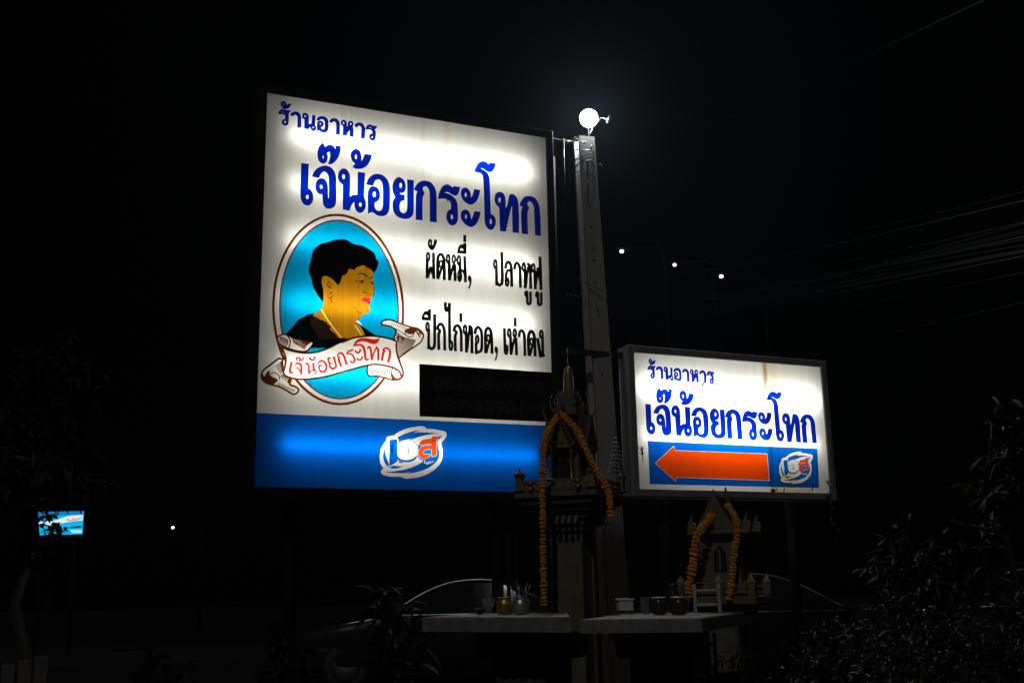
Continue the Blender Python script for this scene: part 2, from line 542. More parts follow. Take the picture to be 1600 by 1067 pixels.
glyphs(title, T2, [
 ('p', [(-25,412,1),(0,362),(50,315),(115,304),(185,327),(233,390),(253,480),(257,822,1),(174,812,1),(172,470),(162,412),(128,370),(92,378),(80,402),(90,430),(106,456,1),(84,505),(79,560),(80,797,1),(-3,788,1),(-2,540),(4,475),(20,434,1),(0,428)]),
 ('p', [(274,525,1),(290,450),(330,375),(385,350),(425,365),(462,392,1),(470,372,1),(548,382,1),(538,440),(508,482),(470,484),(425,458),(385,440),(345,458,1),(400,464),(455,495),(498,545),(517,610),(521,780),(503,832),(462,858),(420,845),(388,800),(380,735),(400,680),(437,657,1),(437,600),(418,550),(370,524)]), ('h', (447,755,17,33)),
 ('p', [(560,450),(575,405),(615,390),(655,410),(680,460),(683,518,1),(710,480),(728,410,1),(800,420,1),(785,490),(755,555),(710,592),(670,598),(615,570),(575,520)]), ('h', (620,478,15,30)),
 ('p', [(560,740),(572,690),(612,665),(655,685),(680,740),(685,795,1),(712,745),(730,685,1),(803,692,1),(788,765),(755,835),(712,872),(670,875),(615,845),(572,790)]), ('h', (623,752,14,30)),
 ('p', [(730,190,1),(745,140),(785,80),(835,60),(880,75),(912,105,1),(920,78,1),(994,88,1),(980,145),(945,188),(905,190),(860,165),(830,146),(800,150,1),(850,172),(890,208),(913,265),(920,350),(930,718,1),(970,740),(993,790),(990,850),(960,905),(925,912),(885,885),(862,830),(856,740),(845,320),(832,235),(800,203)]), ('h', (933,812,17,38)),
 ('p', [(982,525),(996,468),(1040,443),(1090,463),(1114,525),(1119,668,1),(1145,590),(1168,485),(1198,470),(1243,492),(1272,555),(1281,650),(1285,956,1),(1207,944,1),(1200,596,1),(1162,740),(1122,936,1),(1050,929,1),(1040,634,1),(1005,605),(985,565)]), ('h', (1043,543,16,35)),
 ('p', [(1295,610,1),(1312,560),(1355,508),(1415,495),(1480,515),(1525,580),(1545,660),(1560,990,1),(1488,980,1),(1478,690),(1468,610),(1430,560),(1400,565),(1387,592),(1395,615),(1412,642,1),(1392,690),(1390,760),(1398,970,1),(1322,960,1),(1315,720),(1320,665),(1335,628,1)])])

header = glyphs(Art(430, 154, 594, 224), T3, [
 ('p', [(80,125),(90,92),(122,82),(155,102),(165,150,1),(185,118,1),(237,124,1),(215,165),(185,190),(140,195),(95,185,1),(110,165,1),(88,150)]), ('h', (118,122,10,13)),
 ('p', [(42,272,1),(60,225),(100,203),(140,205),(170,215,1),(228,220,1),(210,245),(195,268,1),(198,310),(195,390),(180,430),(145,440),(110,425),(97,390),(110,355),(143,345,1),(145,300),(130,280),(95,272)]), ('h', (112,246,18,5)), ('h', (145,388,14,16)),
 ('p', [(220,295,1),(240,255),(290,235),(345,250),(378,300),(380,340),(378,475,1),(325,468,1),(330,330),(318,295),(290,280),(265,300,1)]),
 ('p', [(395,305),(405,265),(440,256),(478,275),(492,320),(488,425,1),(537,408,1),(545,284,1),(593,293,1),(583,432,1),(601,470),(590,507),(562,518),(533,505),(520,468,1),(502,468),(490,492,1),(428,482,1),(432,345,1),(405,335)]), ('h', (437,302,13,15)), ('h', (560,468,14,13)),
 ('p', [(605,360,1),(625,320),(680,302),(740,318),(775,365),(778,480),(765,520),(725,540),(680,532),(645,510),(615,520,1),(618,400),(640,375),(680,375),(705,400),(705,440),(670,460,1),(675,485),(705,500),(728,480),(732,400),(720,362),(690,345),(660,352),(645,368,1)]), ('h', (663,415,13,16)),
 ('p', [(793,388,1),(815,350),(865,332),(915,350),(945,400),(948,440),(944,570,1),(893,563,1),(900,430),(890,395),(865,375),(840,388),(830,400,1)]),
 ('p', [(963,400),(978,366),(1010,358),(1042,378),(1052,420),(1052,462,1),(1070,440),(1065,405),(1085,378),(1120,375),(1148,400),(1150,430),(1135,460,1),(1145,480),(1148,605,1),(1095,597,1),(1098,500,1),(1062,545),(1043,588,1),(993,580,1),(1000,470),(995,440,1),(972,425)]), ('h', (1003,403,14,16)), ('h', (1110,418,14,15)),
 ('p', [(1165,450,1),(1185,410),(1235,395),(1285,412),(1315,460),(1320,500),(1312,632,1),(1262,622,1),(1270,495),(1262,460),(1238,440),(1215,448),(1200,465,1)]),
 ('p', [(1325,495,1),(1345,445),(1385,425),(1420,435),(1450,445,1),(1498,448,1),(1485,480),(1460,495,1),(1475,530),(1472,610),(1460,645),(1430,658),(1395,640),(1382,605),(1395,570),(1430,560,1),(1425,520),(1405,500),(1370,495)]), ('h', (1397,471,20,6)), ('h', (1425,610,13,16))])

menu1 = Art(655, 362, 858, 480)
glyphs(menu1, M1, [
 ('o', (183,485,30,82), 38), ('s', [(162,520),(163,930)], 54), ('s', [(175,900,1),(236,712,1),(302,915,1)], 50), ('s', [(295,402),(302,942)], 54),
 ('p', [(180,210),(195,137),(222,118),(255,137),(268,190),(265,268,1),(295,230),(312,130,1),(370,140,1),(350,230),(315,310),(262,348),(215,315),(188,265)]), ('h', (226,208,13,38)),
 ('s', [(385,945),(381,620),(392,490),(445,434),(500,490),(517,610),(522,966)], 54), ('o', (450,638,34,66), 32), ('s', [(482,670),(388,948)], 44),
 ('o', (600,528,30,84), 36), ('s', [(622,560),(629,972)], 54), ('s', [(638,930),(712,650)], 42), ('o', (719,535,30,80), 36), ('s', [(738,640),(748,988)], 54),
 ('o', (825,560,30,88), 36), ('s', [(850,600),(846,790)], 50), ('e', (840,885,50,126)), ('h', (826,868,8,24)), ('s', [(946,480),(962,1012)], 54), ('s', [(865,760),(915,790),(950,860)], 44),
 ('p', [(790,410,1),(805,320),(840,250),(885,230),(920,252,1),(920,200,1),(975,205,1),(980,425,1)]), ('hp', [(845,362,1),(855,320),(880,298),(915,325),(932,365,1)]),
 ('p', [(920,35,1),(972,40,1),(972,178,1),(918,172,1)]),
 ('p', [(1015,950),(1020,895),(1045,878),(1075,905),(1086,980),(1075,1060),(1045,1150,1),(1020,1135,1),(1043,1070),(1050,1010),(1030,990)])])
glyphs(menu1, M2, [
 ('o', (182,372,28,84), 36), ('s', [(205,420),(210,812)], 50), ('s', [(212,735),(238,795),(284,805),(322,760),(330,600),(316,130)], 54),
 ('s', [(396,452),(408,372),(450,327),(500,372),(518,480),(527,840)], 52), ('s', [(520,560),(490,510),(440,500),(408,600),(405,740)], 46), ('o', (430,745,28,78), 36),
 ('s', [(582,472),(596,392),(632,347),(680,400),(697,500),(707,862)], 50),
 ('o', (776,434,28,80), 36), ('s', [(800,480),(808,872)], 50), ('s', [(822,820),(868,420)], 40), ('s', [(862,372),(897,400),(912,470),(919,882)], 52),
 ('o', (972,452,28,80), 36), ('s', [(1000,500),(1020,892)], 50), ('s', [(1028,800),(1066,450)], 38), ('s', [(1066,450),(1128,800)], 42), ('s', [(1112,222),(1138,904)], 54),
 ('o', (830,990,24,52), 34), ('s', [(846,1030),(852,1180),(880,1205),(915,1180),(914,948)], 46), ('o', (1056,1008,24,52), 34), ('s', [(1072,1048),(1078,1198),(1106,1225),(1140,1198),(1140,966)], 46)])
menu2 = Art(655, 470, 862, 566)
glyphs(menu2, M3, [
 ('p', [(50,400,1),(62,310),(100,235),(150,212),(185,232,1),(185,180,1),(240,180,1),(240,412,1)]), ('hp', [(100,345,1),(112,305),(138,285),(170,310),(195,350,1)]),
 ('o', (172,542,28,88), 36), ('s', [(196,590),(192,1005)], 50), ('s', [(196,925),(222,985),(270,998),(312,950),(322,800),(318,285)], 54),
 ('s', [(378,592),(402,510),(455,482),(505,545),(524,650),(530,1028)], 52), ('s', [(418,605),(428,640),(402,700),(408,1020)], 52),
 ('s', [(628,52),(627,300),(634,880)], 54), ('s', [(540,42),(548,175),(575,210),(622,110)], 52), ('o', (658,935,30,90), 38),
 ('s', [(722,622),(746,540),(800,514),(850,575),(872,680),(876,1052)], 52), ('s', [(762,640),(772,675),(746,735),(752,1046)], 52), ('p', [(835,262,1),(890,265,1),(892,445,1),(840,440,1)]),
 ('o', (952,598,28,88), 36), ('s', [(974,650),(985,1075)], 50), ('s', [(1000,1000),(1048,560)], 42), ('s', [(1042,530),(1078,560),(1092,640),(1098,1090)], 54),
 ('s', [(1162,682),(1176,595),(1225,548),(1280,605),(1302,710),(1300,980),(1272,1050),(1215,1068),(1186,1020),(1182,880)], 50), ('s', [(1184,900),(1180,1110)], 46), ('o', (1206,805,28,80), 36)])
glyphs(menu2, M4, [
 ('s', [(48,822),(42,480),(52,360),(98,296),(148,350),(172,470),(184,828)], 52), ('o', (104,510,30,66), 30), ('s', [(132,560),(58,820)], 44),
 ('p', [(235,740),(245,700),(268,690),(298,720),(303,780),(292,880),(262,980,1),(242,970,1),(268,880),(272,820),(245,800)]),
 ('s', [(437,305),(448,640),(452,780)], 50), ('o', (475,750,30,90), 36),
 ('o', (540,402,28,82), 36), ('s', [(565,470),(577,856)], 50), ('s', [(588,820),(642,520)], 40), ('o', (655,405,28,80), 36), ('s', [(680,500),(692,862)], 52), ('p', [(632,88,1),(688,92,1),(692,268,1),(642,262,1)]),
 ('s', [(744,480),(756,395),(796,347),(840,400),(858,500),(869,877)], 50),
 ('s', [(952,880),(936,560),(950,430),(996,364),(1045,415),(1068,520),(1080,887)], 52), ('o', (1004,585,30,66), 30), ('s', [(1034,630),(968,880)], 44),
 ('o', (1206,430,28,76), 36), ('s', [(1231,460),(1240,868)], 50), ('s', [(1130,512),(1194,905)], 52), ('s', [(1180,870),(1215,885),(1264,868)], 50)])

# --- emblem: oval with a woman's profile and a ribbon
EB = (404, 328, 666, 638)
oval = np.linspace(0, 2 * np.pi, 72, endpoint=False)
def ov(cx, cy, rx, ry, sh): return [(cx + rx * math.cos(t) - sh * math.sin(t), cy + ry * math.sin(t)) for t in oval]
O_out, O_in = ov(528.2, 483.8, 101.3, 147.5, -3.0), ov(529.5, 483.8, 92.6, 139.2, -2.4)
ribbon = b2([(130,560),(230,610),(380,655),(560,686),(720,690),(900,662),(1100,590),(1300,490),(1540,395)]) + b3([(200,200),(400,118),(600,80),(800,66),(1000,85),(1200,130),(1325,182,1),(1318,300),(1340,450),(1385,590),(1440,740),(1462,850),(1420,900),(1380,800),(1250,725),(1000,668),(850,658),(700,680),(500,730),(250,800),(0,870)]) + b1([(1400,388),(1100,430),(900,435),(720,405),(600,350),(572,280),(600,180),(622,60)]) + b2([(212,880),(222,820),(190,700)])
roll_r = b3([(740,680),(715,760),(720,830),(760,900),(900,902),(1050,930),(1200,975),(1300,985),(1400,962),(1462,890),(1455,810),(1380,740),(1250,690),(1000,655),(850,650)])
tail_r = b4([(475,340),(510,290),(600,265),(700,280),(850,335),(1100,420),(1230,450),(1320,520),(1350,600),(1300,720),(1200,800),(1050,900),(830,1060,1),(790,900),(785,750),(740,640),(775,570),(780,490),(700,420),(600,385),(500,370)])
roll_l = b2([(45,430),(70,340),(150,300),(220,300),(280,322),(380,380),(600,430),(780,462),(740,560),(640,650),(450,645),(280,595),(130,530)])
tail_l = b1([(470,0,1),(300,130),(170,230),(115,320),(120,420),(200,500),(330,550),(480,590),(620,660),(740,735),(800,745),(870,700),(880,640),(820,590),(700,540),(725,430),(600,360),(570,280),(600,180),(622,30,1)])
white = Art(*EB)
for P in (ribbon, roll_r, tail_r, roll_l, tail_l): white.poly(P)
dress = Art(*EB)
dress.poly(C7([(75,760,1),(140,690),(190,640),(240,570),(290,520),(390,470),(430,430,1),(450,447),(515,430,1),(530,465),(600,500),(640,527),(700,545),(768,592),(745,602,1),(800,625),(828,650,1),(795,677,1),(840,720),(900,770),(950,830,1),(1000,835),(1050,830),(1085,850,1),(1080,1000,1),(60,1000,1),(0,800)]))
dress.poly(C7([(1225,588,1),(1250,575,1),(1340,640),(1450,710),(1580,800,1),(1500,860,1),(1390,800,1),(1360,720),(1320,660),(1290,620)]))
skin = Art(*EB)
skin.poly(C6([(350,700),(345,830),(370,950),(375,1140),(340,1262),(200,1347,1),(150,1500,1),(300,1760,1),(760,1760,1),(1070,1700,1),(1065,1687),(1020,1587),(970,1517),(905,1497,1),(930,1452),(1020,1387),(1060,1337),(1130,1317),(1155,1250),(1133,1200),(1150,1137),(1178,1097),(1200,1047),(1222,985),(1228,900),(1213,855),(1216,800),(1200,740),(1208,650),(1180,560,1),(1000,480,1),(700,560,1)]))
hair = Art(*EB)
hair.poly(C6([(132,560),(160,480),(180,400),(190,330),(230,250),(340,170),(440,150),(560,110),(700,93),(750,100),(830,145),(910,185),(1010,195),(1120,250),(1220,320),(1245,380),(1255,430),(1290,470),(1278,560),(1250,620),(1205,660,1),(1185,620),(1145,592),(1130,575,1),(1090,572),(1080,540,1),(1020,535),(940,560),(910,580),(895,610,1),(850,600),(800,585,1),(780,640),(740,692),(690,705,1),(670,780),(640,852,1),(600,852,1),(540,780),(490,740),(440,715),(375,710,1),(350,760),(345,830),(365,900),(375,990),(372,1145,1),(300,1060),(210,905),(185,800),(165,720),(140,680)]))
gap = Art(*EB).poly(C7([(1238,552),(1275,545),(1345,620),(1262,582)]))
lips = Art(*EB).poly(C7([(1305,200,1),(1350,180),(1400,164),(1440,176),(1478,168,1),(1470,200),(1478,235),(1455,268),(1400,240)]))
neck = Art(*EB).stroke(C7([(655,350),(760,520),(870,670),(995,830)]), 2.1).stroke(C7([(1222,615),(1262,682),(1300,735),(1330,795)]), 2.1)
feat = Art(*EB)
for P, w_ in (([(942,682),(1000,666),(1060,684),(1097,714)], [.7, 2.0]), ([(1135,757),(1165,738),(1202,728)], 1.2), ([(905,797),(970,793),(1050,786)], .8), ([(960,830),(1032,834)], .7), ([(1140,800),(1175,812),(1212,812)], .8),
              ([(1030,950),(1040,983),(1105,990)], .8), ([(1150,1010),(1156,1032)], .9), ([(468,815),(440,850),(470,892),(518,915)], .9), ([(465,815),(500,840),(488,880)], .7), ([(520,970),(485,1015)], 1.4), ([(1228,890),(1222,960),(1200,1050)], .5)):
    feat.stroke(C6(P), w_)
for P, w_ in (([(862,130),(822,160),(832,252)], .9), ([(780,160),(830,176)], .8), ([(1240,388),(1332,428)], .6)):
    feat.stroke(C7(P), w_)
feat.ell(C6.e((1018, 800, 24, 20))).ell(C6.e((1194, 833, 20, 14)))
lines = Art(*EB)
for P, w_ in ((ribbon, 3.0), (roll_r, 2.6), (tail_r, 2.6), (roll_l, 2.6), (tail_l, 3.0)): lines.stroke(P, w_, closed=True)
# the ribbon covers the tails behind it
rib = Art(*EB).poly(ribbon)
inner = Art(*EB); inner.A = rib.A + 1.5
lines.sub(inner)
lines.poly(b1([(115,330),(125,420),(200,500),(330,545),(450,470),(425,425),(340,385),(285,330),(292,240,1),(225,290),(165,385,1),(150,330)]))
lines.stroke(b1([(300,325),(350,300),(430,315),(490,380),(480,440)]), 1.6)
lines.poly(b4([(960,500),(1000,450),(1110,430),(1230,460),(1330,560),(1290,560),(1230,490,1),(1180,520),(1150,560),(1060,562),(990,532)]))
lines.stroke(b4([(960,500),(985,580),(1060,620),(1130,600),(1160,540)]), 1.3)
lines.stroke(b4([(700,420),(850,490),(960,570),(1060,630)]), 1.3)
lines.stroke(b2([(150,300),(240,320),(310,420),(300,520),(270,590)]), 2.0)
lines.stroke(b3([(1250,700),(1225,800),(1215,900),(1260,965)]), 2.0).poly(b3([(1225,840),(1270,900),(1330,950),(1440,900),(1460,850),(1400,960),(1300,985),(1220,970)]))
lines.stroke(b3([(1300,760),(1310,830),(1270,890)]), 1.4)
def hatch(f, a0, a1, c0, c1, n, w_, bow=0.0):
    for i in range(n):
        t = i / (n - 1)
        p = [a0[k] + (a1[k] - a0[k]) * t for k in (0, 1)]; q = [c0[k] + (c1[k] - c0[k]) * t for k in (0, 1)]
        mid = ((p[0] + q[0]) / 2 + bow * (q[1] - p[1]), (p[1] + q[1]) / 2 - bow * (q[0] - p[0]))
        lines.stroke(f([p, mid, q]), [w_ * 2.1, w_ * 1.35], butt=False)
hatch(b1, (555,35), (575,215), (405,165), (500,320), 7, .85, .06)
hatch(b1, (540,340), (690,420), (520,390), (650,490), 6, 1.0)
lines.poly(b1([(700,400,1),(745,410,1),(715,540,1),(655,510,1)]))
hatch(b1, (480,520), (800,660), (440,560), (760,700), 11, .7)
hatch(b4, (830,600), (1180,690), (790,640), (830,1040), 14, .8, .12)
hatch(b4, (820,540), (950,640), (780,650), (860,760), 7, .7, .1)
hatch(b4, (580,290), (1000,420), (560,330), (950,480), 11, .6)
hatch(b4, (1200,500), (1290,570), (1230,570), (1270,640), 4, .8)
hatch(b2, (110,350), (260,420), (80,440), (200,560), 6, .95, .15)
hatch(b2, (370,400), (750,450), (400,480), (600,610), 10, 1.1, -.1)
hatch(b3, (780,800), (1200,760), (780,880), (1170,950), 9, .9, -.08)
ring = Art(*EB).stroke(O_out, 4.0, closed=True, raw=True).stroke(O_in, 2.3, closed=True, raw=True).sub(white)
lines_all = lines.uni(ring)
cyan = Art(*EB).poly([tuple(p) for p in ov(529.5, 483.8, 91.6, 138.2, -2.4)], raw=True).sub(white).sub(skin).sub(gap)
skin.sub(dress).sub(white).sub(neck).sub(lips)
dress.sub(white).sub(neck)
neck.sub(white)
hair.A = np.maximum(hair.A, -(white.A))
red = Art(440, 520, 620, 600)
glyphs(red, b1, [('s', [(738,72),(705,250),(715,300),(770,285)], [44, 44, 30]), ('s', [(808,140),(860,102),(920,125),(945,180),(940,332)], [26, 46, 42]), ('s', [(850,190),(875,210),(905,240),(932,325)], 26), ('e', (852,200,18,20)),
 ('s', [(1020,125),(1065,108),(1092,150),(1105,330)], [26, 44, 40]), ('s', [(1105,312),(1180,236),(1250,258),(1245,318),(1200,315)], 24), ('s', [(1190,95),(1205,270)], 46),
 ('s', [(1290,110),(1350,48),(1430,85),(1465,190),(1425,275),(1345,268),(1310,190),(1320,150),(1375,160)], [28, 44, 40, 26])])
glyphs(red, b2, [('s', [(450,842),(438,800),(485,780),(520,800),(500,845),(555,835),(590,785)], 27), ('s', [(705,812),(728,792),(745,830),(785,838),(832,770)], 30),
 ('s', [(1150,795),(1100,800),(1115,880),(1150,902),(1128,935),(1150,995),(1215,1015),(1265,960),(1212,765)], [34, 40, 44]),
 ('s', [(1285,762),(1330,694),(1395,704),(1440,780),(1485,932)], [26, 40, 46]), ('s', [(1325,775),(1320,830),(1372,965)], 46)])
glyphs(red, b3, [('s', [(285,440),(325,385),(370,372),(412,352)], [22, 40]), ('s', [(285,438),(375,440),(430,500),(452,575),(420,620),(375,612),(365,585)], [26, 44, 30]),
 ('s', [(465,372),(488,410),(540,412),(572,350)], [34, 36]), ('s', [(500,528),(528,565),(580,562),(612,500)], [34, 36]),
 ('p', [(415,282,1),(470,180),(560,122),(680,112),(800,135),(900,138),(972,108,1),(950,180),(890,230),(800,226),(700,190),(600,175),(520,200),(472,245,1),(560,232,1),(540,272,1)]),
 ('s', [(440,262),(560,252),(635,300),(665,420),(680,540),(705,565),(745,550)], [20, 46, 44, 26]),
 ('s', [(722,325),(752,295),(785,335),(805,572)], [30, 38, 40]), ('s', [(815,562),(850,420),(918,295)], 26), ('s', [(905,300),(942,360),(945,572)], [36, 44]),
 ('s', [(1035,365),(1080,322),(1145,330),(1188,390),(1180,490),(1148,612)], [26, 40, 48]), ('s', [(1075,375),(1048,420),(1018,582)], 46)])

# --- soft-drink logo on the blue band: W = the areas left white (not covered by blue film)
LB = (588, 660, 704, 752)
logo_w = Art(*LB).poly(L2([(190,590),(205,500),(248,425),(270,400),(272,370),(290,342),(330,335),(375,325),(440,280),(540,240),(640,220),(740,212),(775,225),(790,245,1),(870,248),(960,262),(1020,275),(1048,302),(1043,345),(1010,390),(985,420),(985,460),(998,510),(995,600),(970,680),(900,760),(800,825),(680,865),(540,882),(490,875),(470,860,1),(360,858),(260,845),(215,820),(207,780),(238,752,1),(200,690),(190,640)]))
for P in ([(240,490,1),(195,590),(180,700),(205,820),(270,910),(350,955),(430,962),(530,935),(612,895,1),(540,912),(460,905),(395,893,1),(330,922),(296,916,1),(298,850),(262,770),(232,680),(225,600),(232,540)],
          [(312,368,1),(472,346,1),(478,770,1),(488,802,1),(330,902,1),(308,900,1)],
          [(475,312,1),(560,265),(700,210),(850,170),(985,158,1),(880,188),(800,222,1),(900,206),(1050,205),(1200,215),(1370,240,1),(1200,243),(1050,265),(900,305),(780,350,1),(700,342),(600,362),(540,392),(512,432,1),(495,330,1)],
          [(1420,268,1),(1330,288,1),(1195,300,1),(1180,330),(1120,338),(1040,352),(965,392),(930,450,1),(905,480,1),(905,600),(893,712,1),(940,760),(1010,790,1),(1000,815),(920,868),(780,935),(600,985),(400,1015),(212,1035,1),(420,1050),(600,1055),(765,1030,1),(660,1075,1),(820,1045),(1000,995),(1150,930),(1270,835),(1340,730),(1352,620),(1322,500),(1308,400),(1350,345)],
          [(478,690,1),(530,750),(610,780),(700,784),(800,755),(880,685,1),(885,722),(820,792),(720,824),(620,824),(540,802),(485,762)],
          [(510,788,1),(560,818),(615,832,1),(560,842),(500,825,1)]):
    logo_w.poly(LG(P), True)
for P, w_ in (([(508,432),(600,368),(720,356),(830,405),(895,490)], .8), ([(488,548,1),(620,526),(690,512)], 1.0), ([(697,512),(705,640)], 1.9), ([(612,492),(690,476),(765,525),(772,600),(722,660),(650,668),(602,640)], .8), ([(602,640),(710,634)], .7)):
    logo_w.stroke(LG(P), w_, True)
logo_red = Art(*LB).poly(LG([(938,455),(960,402),(1030,357),(1120,345),(1190,330),(1202,295,1),(1332,285,1),(1305,345),(1283,390),(1292,520),(1280,688),(1235,702),(1195,710,1),(1192,600),(1185,560,1),(1110,552),(1050,575),(1010,620),(1020,658),(1075,662),(1150,662,1),(1135,715),(1050,750),(970,740),(915,680),(912,600),(950,530),(1010,492),(1100,482),(1190,470,1),(1150,442),(1060,450),(985,478)]))
halo = Art(*LB); halo.A = logo_red.A - 0.75
logo_w.uni(halo)
tiny = Art(*LB)
for P in ([(1035,800),(1060,790)], [(1045,800),(1040,855)], [(1075,820),(1075,862),(1100,860),(1098,820)], [(1120,822),(1122,860)], [(1122,828),(1150,822),(1152,858)], [(1170,800),(1175,850)], [(1190,812),(1215,805),(1218,838)]):
    tiny.stroke(LG(P), .95)
logo_w.uni(tiny)
halo_ring = halo.copy().sub(logo_red)

# ------------------------------------------------------------------ the two light boxes
class Sign:
    def __init__(s, root, TL, w, h):
        s.root, s.w, s.h, s.ztop = root, w, h, TL.z
        s.W = WM[root.name]; s.inv = s.W.inverted()
    def loc(s, px, py):
        o = s.inv @ EYE; d = s.inv.to_3x3() @ ray(px, py)
        p = o - d * (o.y / d.y)
        return (p.x, p.z)
    def loops(s, art): return [[s.loc(*p) for p in L] for L in (art.loops() if isinstance(art, Art) else art)]
    def film(s, name, loops, mat, y, label=None, parent=None):
        me = fill_mesh(name, loops, y)
        me.materials.append(mat)
        o = link(bpy.data.objects.new(name, me))
        o.parent = parent or s.root
        WM[o.name] = s.W
        if label: o["label"] = label
        return o
DV = Vector((math.cos(SIGN_YAW), math.sin(SIGN_YAW), 0))
def make_sign(name, label, TL, w, h, trim, depth, group, trim_mat, box_mat, stains, tubes, posts):
    mid = TL + DV * (w / 2)
    root = thing(name, label, "sign", (mid.x, mid.y, 0), SIGN_YAW, group)
    S = Sign(root, TL, w, h)
    W_ = S.W
    zt, zb = TL.z, TL.z - h
    def L(mb): 
        for i, v in enumerate(mb.v): mb.v[i] = W_ @ v
        return mb
    # cabinet of sheet metal, open at the front
    c = MB(); t = .012
    xo, zc = w / 2 + trim, (zt + zb) / 2
    c.box((0, depth, zc), (2 * xo, t, h + 2 * trim))
    c.box((-xo + t / 2, depth / 2 - t / 2 + .004, zc), (t, depth - t - .008, h + 2 * trim - .004))
    c.box((xo - t / 2, depth / 2 - t / 2 + .004, zc), (t, depth - t - .008, h + 2 * trim - .004))
    c.box((0, depth / 2 - t / 2 + .004, zt + trim - t / 2 - .002), (2 * xo - 2 * t - .004, depth - t - .008, t))
    c.box((0, depth / 2 - t / 2 + .004, zb - trim + t / 2 + .002), (2 * xo - 2 * t - .004, depth - t - .008, t))
    build("cabinet", L(c), box_mat, root)
    f = MB(); y0 = -.012
    f.box((-w / 2 - trim / 2, y0, zc), (trim, .026, h + 2 * trim + .006), bev=.004)
    f.box((w / 2 + trim / 2, y0, zc), (trim, .026, h + 2 * trim + .006), bev=.004)
    f.box((0, y0, zt + trim / 2), (w - .004, .024, trim), bev=.004)
    f.box((0, y0, zb - trim / 2), (w - .004, .024, trim), bev=.004)
    build("frame", L(f), trim_mat, root)
    p = MB()
    n = 1
    e = .006
    p.add([(-w / 2 - e, .004, zb - e), (w / 2 + e, .004, zb - e), (w / 2 + e, .004, zt + e), (-w / 2 - e, .004, zt + e)], [(0, 1, 2, 3)])
    build("face_panel", L(p), panel_mat(name + "_acrylic", stains), root)
    mats = {}
    for (u0, u1, v, k, dd) in tubes:
        if k not in mats: mats[k] = emis("tube_glow_%d" % int(k * 100), (1.0, 0.985, 0.93), TUBE_L * k)
        tb = MB()
        x0, x1, z = -w / 2 + u0 * w, -w / 2 + u1 * w, zt - v * h
        tb.tube([(x0 + (x1 - x0) * q / 16, dd, z) for q in range(17)], .014, 6)
        build("fluorescent_tube", L(tb), mats[k], root)
    for x, zl, r in posts:
        pp = MB(); pp.tube([(x, depth + .06, 0), (x, depth + .06, zl)], r, 12)
        build("post", L(pp), M['post'], root)
    return S

TLb = Vector((-2.16641, 9.2, 4.38577 + 1.35)); Wb, Hb = 2.77711, 3.52742
k = 1.076
TLs = Vector((1.11210 * k, 9.94280 * k, 2.09560 * k + 1.35)); Ws, Hs = 2.14070 * k, 1.24960 * k
rows = [.105, .237, .385, .545, .715, .90]
tb_ = []
lv = [.85, .64, .68, .88, 1.02, .64]; rv = [1.2, 0, 1.0, .88, 1.0, .50]
for v, a, b in zip(rows, lv, rv):
    if a: tb_.append((.085, .50, v - .004, a, .116 if v < .85 else .085))
    if b: tb_.append((.52, .935, v + .004, b, .116 if v < .85 else .085))
BIG = make_sign("lightbox_sign", "tall glowing restaurant sign with an oval portrait of a woman above a blue band", TLb, Wb, Hb, .075, .22, "illuminated restaurant signs", M['post'], M['post'],
                [(.33, .05, 5.75, 4.2, (.80, .66, .42), .45), (.10, .03, 5.75, 4.6, (.7, .66, .58), .3), (-.60, .018, 5.75, 4.4, (.66, .63, .58), .35)], tb_,
                [(-1.0, 5.2, .055), (.92, 5.2, .055)])
SMALL = make_sign("lightbox_sign", "smaller glowing restaurant sign with an orange arrow pointing left", TLs, Ws, Hs, .07, .17, "illuminated restaurant signs", M['metal_grey'], M['metal_grey'],
                  [(.43, .045, 3.7, 2.0, (.42, .26, .06), 1.0), (.50, .12, 3.7, 1.9, (.82, .70, .46), .55), (.62, .30, 2.42, 2.50, (.86, .70, .34), .9), (.30, .03, 3.7, 3.0, (.8, .68, .5), .4)],
                  [(.03, .50, .25, 1.25, .10), (.50, .97, .27, 1.45, .10), (.04, .30, .60, .75, .10), (.30, .70, .59, 1.45, .10), (.70, .96, .62, .60, .10)],
                  [(-.75, 3.4, .05), (.8, 3.4, .05)])

S = BIG
H2 = S.loops(header.copy().grow(.30)); T2_loops = S.loops(title.copy().grow(.45))
header.grow(.25); title.grow(.3); menu1.grow(.38); menu2.grow(.38); red.grow(.25); feat.grow(.2)
S.film("header_lettering", S.loops(header), FL['blue'], -.003)
T_loops = S.loops(title); H_loops = S.loops(header)
S.film("name_lettering", T_loops, FL['blue'], -.003)
for A_, cut, la, lb in ((menu1, 750, "upper left black menu words", "upper right black menu words"), (menu2, 781, "lower left black menu words", "lower right black menu words")):
    LL = A_.loops()
    S.film("menu_lettering", S.loops([q for q in LL if q[:, 0].mean() < cut]), FL['black'], -.003, la)
    S.film("menu_lettering", S.loops([q for q in LL if q[:, 0].mean() >= cut]), FL['black'], -.003, lb)
port = S.film("portrait_oval", S.loops(cyan), FL['cyan'], -.003, "bright cyan oval behind the woman's head")
S.film("painted_face", S.loops(skin), FL['skin'], -.0034, parent=port)
S.film("painted_dress", S.loops(dress), FL['dress'], -.0038, parent=port)
S.film("painted_hair", S.loops(hair), FL['hair'], -.0042, parent=port)
S.film("painted_features", S.loops(feat), FL['line'], -.0046, parent=port)
S.film("painted_lips", S.loops(lips), FL['lips'], -.0046, parent=port)
S.film("painted_necklace", S.loops(neck), FL['gold'], -.0046, parent=port)
rb = S.film("ribbon_banner", S.loops(lines_all), FL['brown'], -.0050, "brown outline of the scroll banner and oval rim")
S.film("banner_lettering", S.loops(red), FL['red'], -.0054, parent=rb)
